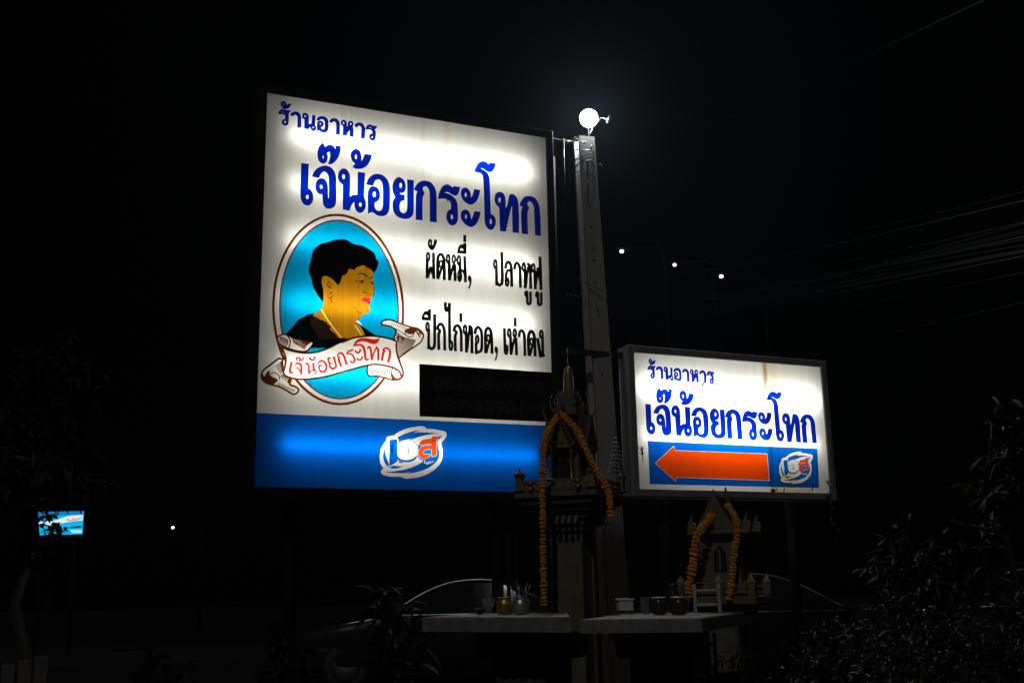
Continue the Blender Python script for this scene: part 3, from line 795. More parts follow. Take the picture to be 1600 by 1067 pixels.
# blue band with the logo
def quad(S, pts): return [[S.loc(*p) for p in pts]]
hw = Wb / 2; zb_ = TLb.z - Hb; ztb = TLb.z - .817 * Hb
zl = S.loc(400, 645)[1]; zr = S.loc(845, 664.5)[1]
band_rect = [[(-hw, zb_), (hw, zb_), (hw, zr), (-hw, zl)]]
S.film("blue_band", band_rect + S.loops(logo_w), FL['band'], -.003)
LOGO_W, LOGO_R, LOGO_H = S.loops(logo_w), S.loops(logo_red), S.loops(halo_ring)
S.film("logo_letter", LOGO_R, FL['orange'], -.0036, "orange letter of the round logo")
S.film("logo_outline", LOGO_H, FL['pale'], -.0036)
# black telephone plate
pl = [S.loc(*p) for p in ((654.5, 569), (862, 582.5), (862, 659.5), (655, 650.5))]
pl[1] = (hw, pl[1][1]); pl[2] = (hw, pl[2][1])
mb = MB()
mb.add([S.W @ Vector((x, y, z)) for y in (-.016, -.006) for x, z in pl], [(0, 1, 2, 3), (7, 6, 5, 4), (0, 4, 5, 1), (1, 5, 6, 2), (2, 6, 7, 3), (3, 7, 4, 0)])
plate = build("number_plate", mb, pbr("black_board", (0.006, 0.006, 0.0065), 0.5, var=.2), S.root)
DIG = pbr("dull_digit_vinyl", (0.042, 0.040, 0.037), 0.6, var=.2)
def digits(txt, a, b, hgt):
    cu = bpy.data.curves.new("digits", 'FONT'); cu.body = txt; cu.size = 1.0; cu.offset = .022
    o = bpy.data.objects.new("digits", cu)
    me = bpy.data.meshes.new_from_object(o)
    bpy.data.objects.remove(o)
    xs = [v.co.x for v in me.vertices]; ys = [v.co.y for v in me.vertices]
    (xa, za), (xb, zb2) = S.loc(*a), S.loc(*b)
    for v in me.vertices:
        t = (v.co.x - min(xs)) / (max(xs) - min(xs))
        v.co = (xa + (xb - xa) * t, -.0185, za + (zb2 - za) * t + (v.co.y - min(ys)) / (max(ys) - min(ys)) * hgt)
    me.materials.append(DIG)
    o = link(bpy.data.objects.new("number_digits", me)); o.parent = plate; WM[o.name] = S.W
digits("081-5919798", (676, 609), (848, 617), .125)
digits("087-9590141", (676, 643), (848, 650), .125)

# the small sign repeats the same lettering and logo
S = SMALL
def bbox(loops):
    P = np.vstack([np.array(L) for L in loops]); return P.min(0), P.max(0)
def remap(loops, lo, hi):
    a, b = bbox(loops)
    lo, hi = np.array(lo), np.array(hi)
    return [[tuple(lo + (np.array(p) - a) / (b - a) * (hi - lo)) for p in L] for L in loops]
def target(left, right, top, bottom):
    """small-sign box: left/right/top/bottom each read at the pixel where that extreme lies"""
    return (S.loc(*left)[0], S.loc(*bottom)[1]), (S.loc(*right)[0], S.loc(*top)[1])
S.film("header_lettering", remap(H2, *target(*SM([(228,172), (694,190), (260,92), (680,267)]))), FL['blue'], -.003)
S.film("name_lettering", remap(T2_loops, *target(*SM([(217,500), (1404,660), (345,268), (1398,678)]))), FL['blue'], -.003)
box = [S.loc(*p) for p in SM([(231,661), (1408,715), (1421,988), (245,961)])]
arr = [S.loc(*p) for p in SM([(284,815), (411,698), (419,727), (1059,752), (1074,935), (432,913), (424,941)])]
art = Art(*[a + b for a, b in zip((0, 0, 0, 0), (1020, 690, 1206, 756))]).poly([q + (1,) for q in SM([(284,815), (411,698), (419,727), (1059,752), (1074,935), (432,913), (424,941)])])
art2 = art.copy(); art2.A = art.A - .55
llo, lhi = target(*SM([(1143,860), (1377,760), (1280,735), (1215,958)]))
LWs = remap(LOGO_W, llo, lhi)
a_, b_ = bbox(LOGO_W)
def same(loops): return [[tuple(np.array(llo) + (np.array(p) - a_) / (b_ - a_) * (np.array(lhi) - np.array(llo))) for p in L] for L in loops]
S.film("blue_panel", [box] + S.loops(art2) + LWs, FL['band'], -.003)
S.film("direction_arrow", S.loops(art), FL['arrow'], -.0036, "orange arrow pointing left")
S.film("logo_letter", same(LOGO_R), FL['orange'], -.0036)
S.film("logo_outline", same(LOGO_H), FL['pale'], -.0036)
# steel beam tying the two cabinets together
bm_ = MB()
p0 = S.W @ Vector((-Ws / 2 - .075, .09, S.loc(985, 549)[1] - .02)); 
p1 = BIG.W @ Vector((Wb / 2 + .08, .09, BIG.loc(866, 545)[1] - .0))
p0.z = p1.z = (p0.z + p1.z) / 2
bm_.tube([p1, p0], .035, 4, smooth=False)
tag(build("steel_beam", bm_, M['cable'], base=p1), "dark steel beam joining the tall sign to the small sign", "beam")

# ------------------------------------------------------------------ ground, road
g = MB()
g.add([(-75, -14, 0), (75, -14, 0), (75, 110, 0), (-75, 110, 0)], [(0, 1, 2, 3)])
tag(build("ground", g, M['ground']), kind="structure")
g = MB()
g.add([(-74, 20, .004), (74, 26, .004), (74, 34, .004), (-74, 28, .004)], [(0, 1, 2, 3)])
tag(build("road", g, M['road']), kind="structure")

# ------------------------------------------------------------------ concrete utility pole with its flood lamp
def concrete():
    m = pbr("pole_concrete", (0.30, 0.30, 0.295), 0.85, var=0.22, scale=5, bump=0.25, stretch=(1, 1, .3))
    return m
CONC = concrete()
def brown_foot(m, z_lo, z_hi, col):
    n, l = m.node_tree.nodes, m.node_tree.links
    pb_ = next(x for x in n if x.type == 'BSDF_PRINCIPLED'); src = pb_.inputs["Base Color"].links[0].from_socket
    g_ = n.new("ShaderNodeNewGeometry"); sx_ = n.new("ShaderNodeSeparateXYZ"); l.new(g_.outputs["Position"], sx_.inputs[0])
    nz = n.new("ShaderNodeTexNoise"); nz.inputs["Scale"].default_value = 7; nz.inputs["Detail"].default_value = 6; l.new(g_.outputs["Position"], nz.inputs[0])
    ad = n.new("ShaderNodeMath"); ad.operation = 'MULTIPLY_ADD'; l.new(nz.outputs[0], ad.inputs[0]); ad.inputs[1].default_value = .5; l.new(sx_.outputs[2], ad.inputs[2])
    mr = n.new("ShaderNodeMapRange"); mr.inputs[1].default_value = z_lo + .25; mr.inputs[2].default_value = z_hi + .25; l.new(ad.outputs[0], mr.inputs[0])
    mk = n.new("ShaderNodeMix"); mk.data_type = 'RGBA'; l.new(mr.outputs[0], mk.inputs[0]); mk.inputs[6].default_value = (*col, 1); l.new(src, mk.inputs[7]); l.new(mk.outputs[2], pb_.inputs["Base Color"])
brown_foot(CONC, 1.75, 2.25, (.055, .038, .025))  # browner and darker towards the foot, with a ragged upper edge
YP = 10.75
pt, pb = at(912, 219, YP), at(957, 905, YP)
ax = (pt - pb).normalized()
foot = pb - ax * (pb.z / ax.z)
pole = thing("utility_pole", "grey concrete utility pole between the two signs, flood lamp above it", "pole", foot)
hx = Vector((math.cos(rad(16)), math.sin(rad(16)), 0)); hy = Vector((-hx.y, hx.x, 0))
Lp = (pt - foot).length
def pole_pt(x, y, t): return foot + ax * (t * Lp) + hx * x + hy * y
mb = MB()
def hsec(t):
    w = .115 + (.083 - .115) * t; d = .13 + (.10 - .13) * t; fl = .038; web = w * .25
    return [(-w, -d), (w, -d), (w, -d + fl), (web, -d + fl + .02), (web, d - fl - .02), (w, d - fl), (w, d), (-w, d), (-w, d - fl), (-web, d - fl - .02), (-web, -d + fl + .02), (-w, -d + fl)]
NS = 14
for i in range(NS + 1):
    for x, y in hsec(i / NS): mb.v.append(pole_pt(x, y, i / NS))
for i in range(NS):
    for k_ in range(12):
        j = (k_ + 1) % 12
        mb.f.append((i * 12 + k_, i * 12 + j, i * 12 + 12 + j, i * 12 + 12 + k_)); mb.sm.append(False)
mb.f.append(tuple(range(NS * 12, NS * 12 + 12))); mb.sm.append(False)
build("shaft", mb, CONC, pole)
RUST = pbr("rust_streak", (0.16, 0.055, 0.018), 0.9, var=0.6, scale=30, col2=(0.05, 0.02, 0.01))
def on_front(px, py, off=.003):
    """point on the pole's front face seen at that pixel"""
    d = ray(px, py)
    n = (-hy); p0 = pole_pt(0, -.13 + .015, .5)
    # the face leans and tapers a little: iterate
    p = EYE + d * ((p0 - EYE).dot(n) / d.dot(n))
    for _ in range(3):
        t = (p - foot).dot(ax) / Lp
        q = pole_pt(0, -(.13 + (.10 - .13) * t) - off, t)
        p = EYE + d * ((q - EYE).dot(n) / d.dot(n))
    return p
for px, py in ((918, 252), (918.5, 288), (921, 321), (924, 355), (926.5, 389), (928, 407), (930.5, 441), (941, 585)):
    b = MB(); p = on_front(px, py, .002)
    Mx = Matrix((( *hx, 0), (*(-hy), 0), (*ax, 0), (0, 0, 0, 1))).transposed()
    Mx.translation = p
    b.lathe([(.004, -.003), (.012, -.003), (.013, .002), (.007, .006), (.004, .006)], n=8, M=Mx @ Matrix.Rotation(-math.pi / 2, 4, 'X'))
    build("step_bolt_hole", b, M['cable'], pole)
for px, y0, y1, w_ in ((918.3, 254, 281, .012), (918.3, 291, 319, .010), (932, 478, 500, .010)):
    b = MB(); n_ = 9
    random.seed(int(y0))
    for i in range(n_):
        t = i / (n_ - 1); p = on_front(px + random.uniform(-.4, .4) + (6 * t if y0 > 400 else 0), y0 + (y1 - y0) * t, .0022)
        ww = w_ * (1 - .7 * abs(t - .35)) * random.uniform(.7, 1.1)
        b.v += [p - hx * ww, p + hx * ww]
        if i: b.f.append((2 * i - 2, 2 * i - 1, 2 * i + 1, 2 * i)); b.sm.append(False)
    build("rust_streak", b, RUST, pole)
# conduit pipe strapped along the pole
# flood lamp
lc = at(920, 185, YP - .045)
lamp = thing("flood_lamp", "blazing white lamp on a short bracket on top of the utility pole", "lamp", lc)
b = MB(); b.sphere(lc, .090, 24, 14)
build("glowing_globe", b, emis("lamp_glow", (0.93, 0.965, 1.0), LAMP_L), lamp)
top = pole_pt(0, 0, 1)
b = MB(); b.tube([lc + Vector((0, .09, -.05)), lc + Vector((0, .10, -.17)), top + Vector((0, .05, -.05))], .006, 8)
build("bracket", b, pbr('black_bracket', (.004, .004, .004), .9, var=.1, spec=.02), lamp)
vz = at(951, 187, YP - .1)
b = MB()
for i in range(5):
    t = i / 4
    c_ = vz + Vector((-.012 + .03 * t, 0, -.04 + .085 * t)); ww = .022 * math.sin(math.pi * (.12 + .8 * t))
    b.v += [c_ + Vector((-ww, -.01, 0)), c_ + Vector((0, -.02 - .008 * math.sin(3 * t), 0)), c_ + Vector((ww, .006, 0))]
    if i:
        for q in (0, 1): b.f.append((3 * i - 3 + q, 3 * i - 2 + q, 3 * i + 1 + q, 3 * i + q)); b.sm.append(True)
build("reflector_fin", b, M['steel'], lamp)
b = MB(); b.tube([vz + Vector((0, .008, 0)), lc + Vector((.14, .1, .05)), lc + Vector((.05, .12, -.05)), lc + Vector((.01, .05, -.15))], .002, 5)
build("fin_arm", b, M['cable'], lamp)

# tangle of wires on the pole head, with the drop wire and the insulator line to the left
WIRE = pbr("pale_wire", (0.2, 0.2, 0.2), 0.5, var=.3)
random.seed(11)
b = MB()
for k_ in range(5):
    t0 = .985 - .012 * k_ - random.random() * .01
    pts = []
    for i in range(13):
        a_ = 2 * math.pi * i / 12
        pts.append(pole_pt(.105 * math.cos(a_), .125 * math.sin(a_), t0 + .008 * math.sin(a_ + k_ * 1.3)))
    b.tube(pts, .0045, 5)
for k_ in range(6):
    p = pole_pt(random.uniform(-.09, .09), -.115, .985 - random.random() * .06)
    q = p + Vector((random.uniform(-.1, .16), -.03, random.uniform(-.06, .05)))
    b.tube([p, (p + q) / 2 + Vector((0, -.03, .025)), q], .004, 5)
tag(build("wire_tangle", b, M['cable'], base=pole_pt(0, -.12, .96)), "dark wires knotted around the head of the utility pole", "wire")
b = MB()
pl_, pr_ = at(858, 214, YP - .12), pole_pt(-.03, -.13, .985)
for k_ in range(3):
    pts = []
    for i in range(9):
        t = i / 8
        pts.append(pl_ + (pr_ - pl_) * t + Vector((0, 0, -.012 * math.sin(math.pi * t) * (k_ + .3) + .02 * (k_ - 1) * (t if k_ else 1 - t) * .8)))
    b.tube(pts, .0035, 5)
for k_ in range(7):
    t = .45 + .55 * random.random(); p = pl_ + (pr_ - pl_) * t
    b.tube([p, p + Vector((random.uniform(-.09, .05), -.02, random.uniform(-.06, .03)))], .003, 4)
tag(build("tied_wire", b, WIRE, base=pl_), "frayed pale wire tied from the pole head towards the tall sign", "wire")
b = MB(); a0 = at(881, 216, YP - .1); b.tube([a0, at(883, 300, YP - .1), at(886, 420, YP - .1)], .003, 5)
tag(build("hanging_wire", b, M['cable'], base=a0), "thin wire hanging straight down left of the utility pole", "wire")
def light_string(px0, py0, px1, py1, nb, lab, yy=YP - .16, sag=.02):
    a0, a1 = at(px0, py0, yy), at(px1, py1, yy)
    t_ = thing("fairy_light_string", lab, "light string", a0)
    pts = [a0 + (a1 - a0) * (i / 10) + Vector((0, 0, -sag * math.sin(math.pi * i / 10))) for i in range(11)]
    b = MB(); b.tube(pts, .003, 5); build("cord", b, M['cable'], t_)
    for i in range(nb):
        b = MB(); q = pts[int(i * 10 / (nb - 1))]; b.sphere(q + Vector((0, -.008, -.008)), .0085, 7, 5)
        build("bulb", b, M['steel'], t_)
light_string(904, 436, 945, 456, 8, "string of tiny bulbs slung across the front of the pole", sag=.0)
light_string(886, 459, 911, 465, 5, "short string of tiny bulbs left of the pole", sag=-.01)

# slim pipes seen behind and below the tall sign
def pipe(px, y0, y1, Y, r, lab):
    a0, a1 = at(px, y0, Y), at(px, y1, Y)
    a1 = Vector((a0.x, Y, max(a1.z, 0)))
    b = MB(); b.tube([a1, a0], r, 10)
    tag(build("metal_post", b, M['post'] if r > .021 else M['metal_grey'], base=a1), lab, "post")
pipe(793.5, 833, 1060, 11.8, .020, "slim upright pipe behind the left offering table")
pipe(806, 838, 1060, 12.2, .008, "thinnest rod, just right of the slim pipe")
pipe(864, 246, 1050, 9.95 + .9, .022, "tall dark post along the right edge of the tall sign")

# ------------------------------------------------------------------ geckos on the signs
def gecko_mesh():
    bm = bmesh.new()
    P = [(0, 0, .006), (0, .026, .007), (0, .05, .007), (0, .066, .006), (0, .085, .007), (0, .10, .006), (0, -.03, .005), (.008, -.06, .004), (-.004, -.09, .003), (.006, -.115, .003)]
    R = [.011, .0125, .011, .0075, .0105, .005, .007, .0045, .003, .0012]
    E_ = [(0, 1), (1, 2), (2, 3), (3, 4), (4, 5), (0, 6), (6, 7), (7, 8), (8, 9)]
    for s_ in (-1, 1):
        for yb, y1, y2, root in ((.05, .058, .078, 2), (0.0, -.012, .012, 0)):
            i = len(P)
            P += [(s_ * .024, y1, .005), (s_ * .036, y2, .002), (s_ * .040, y2 + .007, .002)]
            R += [.0042, .0034, .0042]
            E_ += [(root, i), (i, i + 1), (i + 1, i + 2)]
    me = bpy.data.meshes.new("gecko")
    me.from_pydata(P, E_, [])
    o = link(bpy.data.objects.new("gecko_build", me))
    md = o.modifiers.new("s", 'SKIN'); md.use_smooth_shade = True
    for i, r in enumerate(R): me.skin_vertices[0].data[i].radius = (r, r * .75)
    me.skin_vertices[0].data[0].use_root = True
    o.modifiers.new("u", 'SUBSURF').levels = 1
    dg = bpy.context.evaluated_depsgraph_get()
    m2 = bpy.data.meshes.new_from_object(o.evaluated_get(dg))
    bpy.data.objects.remove(o); bpy.data.meshes.remove(me)
    m2.materials.clear(); m2.materials.append(M['gecko'])
    return m2
gm = gecko_mesh()
def gecko(sign, px, py, ang, scale, lab):
    o = link(bpy.data.objects.new("gecko", gm))
    x, z = sign.loc(px, py)
    # local gecko: lies in its xy plane, head +y, back +z -> on the sign: back towards -y of the sign
    R_ = sign.W.to_3x3().to_4x4() @ Matrix.Rotation(math.pi / 2, 4, 'X') @ Matrix.Rotation(rad(ang), 4, 'Z')
    o.matrix_world = Matrix.Translation(sign.W @ Vector((x, -.007, z))) @ R_ @ Matrix.Diagonal((scale, scale, scale, 1))
    tag(o, lab, "gecko", "geckos on the signs")
gecko(BIG, 699, 313.5, 40, .40, "black gecko among the big blue letters of the tall sign")
gecko(BIG, 474.5, 308, -55, .30, "small gecko on the first big blue letter of the tall sign")
gecko(BIG, 612, 703, 0, .55, "gecko on the round logo of the tall sign")
gecko(SMALL, 1002.5, 708, 2, .72, "gecko on the white margin left of the orange arrow")
gecko(SMALL, 1096.5, 603, -32, .55, "gecko under the small top lettering of the arrow sign")

# ------------------------------------------------------------------ spirit houses
STUC = pbr("painted_stucco", (0.16, 0.142, 0.11), 0.55, var=0.35, scale=18, bump=0.3)
STUC2 = pbr("gilded_paint", (0.36, 0.30, 0.19), 0.38, 0.45, var=0.4, scale=24, bump=0.3)
STUD = pbr("dark_maroon_paint", (0.045, 0.020, 0.015), 0.6, var=0.4, scale=18)
DARK = pbr("dark_doorway", (0.012, 0.010, 0.009), 0.8, var=0.2)
def petals():
    m = pbr("marigold_petals", (0.92, 0.52, 0.07), 0.8, var=0.35, scale=30, col2=(0.86, 0.33, 0.02))
    n, l = m.node_tree.nodes, m.node_tree.links
    pb = next(x for x in n if x.type == 'BSDF_PRINCIPLED'); out = next(x for x in n if x.type == 'OUTPUT_MATERIAL')
    t = n.new("ShaderNodeBsdfTranslucent"); mx = n.new("ShaderNodeMixShader"); mx.inputs[0].default_value = .3
    l.new(pb.inputs["Base Color"].links[0].from_socket, t.inputs[0])
    l.new(pb.outputs[0], mx.inputs[1]); l.new(t.outputs[0], mx.inputs[2]); l.new(mx.outputs[0], out.inputs[0])
    return m
MARI = petals()
SILV = pbr("silver_paint", (0.62, 0.63, 0.66), 0.28, 0.85, var=0.3, scale=30)
BRASS = pbr("brass", (0.50, 0.36, 0.10), 0.3, 0.9, var=0.35, scale=16)
def rotz(a): return Matrix.Rotation(a, 4, 'Z')
def place(mb, Mx):
    for i, v in enumerate(mb.v): mb.v[i] = Mx @ v
    return mb
def curved_horn(b, p, dirx, h, r=.008, lean=.5):
    p = Vector(p); d = Vector(dirx)
    pts = []
    for i in range(7):
        t = i / 6
        pts.append(p + d * (h * lean * (math.sin(t * 2.6) * .45 - t * t * .15)) + Vector((0, 0, h * t)))
    b.tube(pts, [r * (1 - .85 * i / 6) for i in range(7)], 6)
def steep_gable(b, w, h, y0, y1, z, Mx, t=.014, conc=.35):
    """concave Thai gable roof, ridge along y"""
    n = 6
    prof = []
    for i in range(n + 1):
        s_ = i / n
        x = w / 2 * (1 - s_); zz = h * (s_ ** 1.0 * (1 - conc) + conc * s_ * s_)
        prof.append((x, zz))
    for sg in (-1, 1):
        poly = [(sg * x, z + zz) for x, zz in prof] + [(sg * max(x - t * .9, 0), z + zz - t * (1.4 if x > 0 else 1.6)) for x, zz in reversed(prof)]
        vs = [Vector((x, y0, zz)) for x, zz in poly] + [Vector((x, y1, zz)) for x, zz in poly]
        m_ = len(prof); N = len(poly); fs = []
        for i in range(m_ - 1):
            fs += [(i, i + 1, N + i + 1, N + i), (N - 1 - i, N - 2 - i, 2 * N - 2 - i, 2 * N - 1 - i),
                   (i, N - 1 - i, N - 2 - i, i + 1), (N + i, N + i + 1, 2 * N - 2 - i, 2 * N - 1 - i)]
        fs.append((0, N, 2 * N - 1, N - 1))
        b.add([Mx @ v for v in vs], fs)

YS = 6.8
yaw = rad(-26.4)
cB = at(893, 771, YS)
zp = cB.z
base = Vector((cB.x, cB.y, 0))
sh = thing("spirit_house", "tall ornate spirit house with a bullet-shaped spire, garlanded, in front of the tall sign", "spirit house", base, yaw)
Wm = WM[sh.name]
def put(name, b, mat, parent=sh, label=None, Wx=None):
    o = build(name, place(b, Wx or Wm), mat, parent)
    if label: o["label"] = label
    return o
b = MB()
b.box((0, 0, .16), (.50, .50, .32), bev=.01); b.box((0, 0, .37), (.42, .42, .10), bev=.01); b.box((0, 0, .45), (.34, .34, .07), bev=.01)
put("pedestal", b, STUC)
b = MB(); b.box((0, 0, (.48 + zp - .24) / 2), (.185, .185, zp - .24 - .48), bev=.012)
for s_ in (-1, 1):
    for q in (-1, 1): b.box((s_ * .085, q * .085, (.48 + zp - .24) / 2), (.035, .035, zp - .24 - .50))
put("column", b, STUC)
b = MB()
for i, (w_, z_) in enumerate(((.22, -.215), (.26, -.18), (.32, -.14), (.39, -.10), (.46, -.062))): b.box((0, 0, zp + z_), (w_, w_, .034), bev=.005, top=1.06)
for i in range(6):
    for f_ in range(4): b.box((0, 0, 0), (.02, .012, .15), M=rotz(f_ * math.pi / 2) @ Matrix.Translation((-.10 + .04 * i, -.155, zp - .13)) @ Matrix.Rotation(rad(-34), 4, 'X'))
put("capital", b, STUC)
b = MB(); b.box((0, 0, zp - .022), (.53, .53, .036), bev=.008); b.box((0, 0, zp + .004), (.50, .50, .014), bev=.004)
put("platform", b, STUC)
for sx, sy in ((-1, -1), (1, -1), (1, 1), (-1, 1)):
    b = MB(); x, y = sx * .235, sy * .235
    b.box((x, y, zp + .055), (.044, .044, .088), bev=.005); b.box((x, y, zp + .016), (.056, .056, .014), bev=.003); b.box((x, y, zp + .10), (.058, .058, .012), bev=.003)
    b.lathe([(.038, .106), (.028, .118), (.012, .128), (.006, .136), (.008, .142), (.003, .15)], (x, y, zp), 10)
    put("corner_post", b, STUC2)
for f_ in range(4):
    b = MB(); Mr = rotz(f_ * math.pi / 2)
    b.box((0, -.238, zp + .066), (.43, .012, .010), M=Mr); b.box((0, -.238, zp + .022), (.43, .016, .012), M=Mr)
    for i in range(8):
        if f_ == 0 and i in (3, 4): continue
        cx = -.18 + .0514 * i
        pts = [Mr @ Vector((cx + .019 * math.cos(a) * (1 - .05 * a), -.238, zp + .044 + .017 * math.sin(a) * (1 - .05 * a))) for a in np.linspace(0, 8.5, 16)]
        b.tube(pts, .0035, 5)
    put("railing", b, STUC2)
b = MB(); b.box((0, 0, zp + .028), (.36, .36, .036), bev=.006); b.box((0, 0, zp + .055), (.30, .30, .022), bev=.004); b.box((0, 0, zp + .165), (.19, .19, .20), bev=.004)
put("body", b, STUC)
for f_ in range(4):
    b = MB(); Mr = rotz(f_ * math.pi / 2)
    b.prism([(-.035, .068), (.035, .068), (.035, .18), (.0, .225), (-.035, .18)], -.104, -.092, Mr @ Matrix.Translation((0, 0, zp)))
    put("doorway", b, DARK)
for f_ in range(4):
    for s_ in (-1, 1):
        b = MB(); Mr = rotz(f_ * math.pi / 2) @ Matrix.Translation((s_ * .062, -.132, zp + .064))
        b.lathe([(.013, 0), (.016, .01), (.010, .02), (.0085, .10), (.0075, .17), (.012, .185), (.016, .20)], n=10, M=Mr)
        put("porch_column", b, STUC2)
b = MB(); b.box((0, 0, zp + .272), (.25, .25, .022), bev=.004)
for f_ in range(4): b.box((0, -.125, zp + .272), (.150, .06, .018), M=rotz(f_ * math.pi / 2), bev=.003)
put("cornice", b, STUC2)
for f_ in range(4):
    b = MB(); Mr = rotz(f_ * math.pi / 2) @ Matrix.Translation((0, 0, zp))
    steep_gable(b, .17, .20, -.150, 0.0, .278, Mr)
    steep_gable(b, .135, .235, -.105, 0.0, .30, Mr)
    put("gable_roof", b, STUD)
    b = MB()
    b.prism([(-.072, .282), (.072, .282), (.045, .335), (.016, .41), (0, .465), (-.016, .41), (-.045, .335)], -.140, -.128, Mr)
    put("gable_face", b, STUC2)
    b = MB()
    for s_ in (-1, 1):
        for i in range(7):
            t = i / 7; x_ = s_ * (.078 * (1 - t) ** 1.25 + .004); z_ = .285 + .17 * t
            b.prism([(x_ - .009, z_), (x_ + .009, z_), (x_ + s_ * .012, z_ + .034)], -.152, -.137, Mr)
    b.prism([(-.03, .30), (.03, .30), (.02, .335), (0, .375), (-.02, .335)], -.146, -.138, Mr)
    put("gable_crest", b, STUC2)
    b = MB()
    for i in range(7): b.prism([(-.078 + .026 * i - .008, .262), (-.078 + .026 * i + .008, .262), (-.078 + .026 * i, .232)], -.128, -.122, Mr)
    b.prism([(-.09, .258), (.09, .258), (.09, .268), (-.09, .268)], -.129, -.121, Mr)
    put("eave_fringe", b, STUC2)
    for y_, z_, w_ in ((-.152, .475, .085), (-.106, .53, .068)):
        b = MB(); hb = MB(); curved_horn(hb, (0, y_, z_ - .02), (0, -1, 0), .115, .007); b.merge(hb, Mr); put("roof_horn", b, STUC2)
        for s_ in (-1, 1):
            b = MB(); hb = MB(); curved_horn(hb, (s_ * w_, y_, z_ - .20), (s_, 0, 0), .06, .006); b.merge(hb, Mr); put("roof_horn", b, STUC2)
b = MB()
for w_, z_, h_ in ((.15, .50, .05), (.125, .545, .04), (.105, .58, .034), (.085, .61, .03)): b.box((0, 0, zp + z_), (w_, w_, h_), bev=.004)
for z_, r_ in ((.535, .07), (.57, .058), (.60, .048)):
    for i in range(4):
        a_ = math.pi / 4 + i * math.pi / 2
        hb = MB(); hb.lathe([(.010, 0), (.011, .015), (.003, .04)], (r_ * 1.35 * math.cos(a_), r_ * 1.35 * math.sin(a_), zp + z_), 6); b.merge(hb)
put("spire_tier", b, STUC)
b = MB()
prof = [(.032, .62)]
for i in range(9):
    z_ = .63 + i * .0155; r_ = .0335 - .0006 * i - (.003 if i > 7 else 0)
    prof += [(r_, z_), (r_ + .002, z_ + .006), (r_ - .001, z_ + .0125)]
prof += [(.024, .776), (.016, .788), (.005, .795)]
b.lathe(prof, (0, 0, zp), 12)
put("spire", b, STUC2)
b = MB(); b.lathe([(.005, .79), (.004, .82), (.008, .825), (.003, .83), (.0025, .872), (.007, .877), (.009, .884), (.004, .90), (.0012, .925)], (0, 0, zp), 8)
put("finial", b, SILV)

def garland(lab, pts, r, pitch=.021, group="marigold garlands on the spirit houses"):
    """flowers threaded on a cord: each bloom a ruffled disc"""
    P = smooth3(pts)
    b = MB()
    d = 0; last = None; n = 0
    L = [0]
    for a, c in zip(P, P[1:]): L.append(L[-1] + (c - a).length)
    s_ = 0
    while s_ < L[-1]:
        i = max(q for q in range(len(L)) if L[q] <= s_); i = min(i, len(P) - 2)
        t = (s_ - L[i]) / (L[i + 1] - L[i]); p = P[i].lerp(P[i + 1], t); ax_ = (P[i + 1] - P[i]).normalized()
        Mx = Matrix.Translation(p) @ ax_.to_track_quat('Z', 'Y').to_matrix().to_4x4() @ rotz(random.random() * 6) @ Matrix.Rotation(random.uniform(-.38, .38), 4, 'X')
        m_ = 18; k_ = r * random.uniform(.74, 1.16); p = p + Vector((random.gauss(0, .0022), random.gauss(0, .0022), 0))
        vs = [Vector((0, 0, .004))]
        for z_, rr in ((.008, .55), (.003, 1.0), (-.006, .92), (-.010, .35)):
            for q in range(m_):
                a_ = 2 * math.pi * q / m_
                f_ = (1 + (.13 if q % 2 else -.12) + random.uniform(-.10, .10)) if rr > .5 else 1
                vs.append(Vector((k_ * rr * f_ * math.cos(a_), k_ * rr * f_ * math.sin(a_), z_ * pitch / .021 + random.uniform(-.0035, .0035))))
        fs = [(0, 1 + q, 1 + (q + 1) % m_) for q in range(m_)]
        for w_ in range(3):
            for q in range(m_):
                j = (q + 1) % m_
                fs.append((1 + w_ * m_ + q, 1 + w_ * m_ + m_ + q, 1 + w_ * m_ + m_ + j, 1 + w_ * m_ + j))
        b.add([Mx @ v for v in vs], fs)
        s_ += pitch * random.uniform(.72, 1.18)
    return tag(build("marigold_garland", b, MARI, base=P[0]), lab, "garland", group)
def smooth3(pts, k=8):
    out = []
    n = len(pts)
    for i in range(n - 1):
        p0, p1, p2, p3 = pts[max(i - 1, 0)], pts[i], pts[i + 1], pts[min(i + 2, n - 1)]
        for q in range(k):
            t = q / k
            out.append(.5 * ((2 * p1) + (p2 - p0) * t + (2 * p0 - 5 * p1 + 4 * p2 - p3) * t * t + (3 * p1 - p0 - 3 * p2 + p3) * t ** 3))
    out.append(pts[-1]); return out
random.seed(5)
Yg = YS - .34
garland("long orange marigold garland hanging left of the tall spirit house's column", [at(x, y, yy) for x, y, yy in ((872, 650, YS - .1), (862, 664, YS - .2), (852, 684, YS - .3), (848, 715, Yg), (847.5, 770, Yg), (848.5, 850, Yg), (850, 945, Yg))], .0182)
garland("orange marigold garland slanting across the right roof of the tall spirit house", [at(x, y, yy) for x, y, yy in ((876, 646, YS - .12), (888, 657, YS - .2), (901, 672, YS - .25), (911, 692, YS - .3), (923, 717, YS - .36), (936, 741, YS - .38), (948, 760, YS - .38), (952.5, 780, YS - .38), (954.5, 806, YS - .38))], .0190)

for px_, py_, yy, lab in ((829, 768, YS - .18, "small brass cup at the left end of the spirit house platform"), (903, 771, YS - .33, "small brass cup by the front corner post of the platform"), (942, 770, YS - .2, "small brass cup on the right side of the platform")):
    q = at(px_, py_, yy); q.z = zp + .0125
    b = MB(); b.lathe([(.012, 0), (.013, .004), (.006, .010), (.008, .018), (.018, .032), (.019, .042), (.016, .042), (.012, .028), (.003, .022)], q, 14)
    tag(build("offering_cup", b, BRASS, base=q), lab, "cup", "brass cups on the spirit house platform")
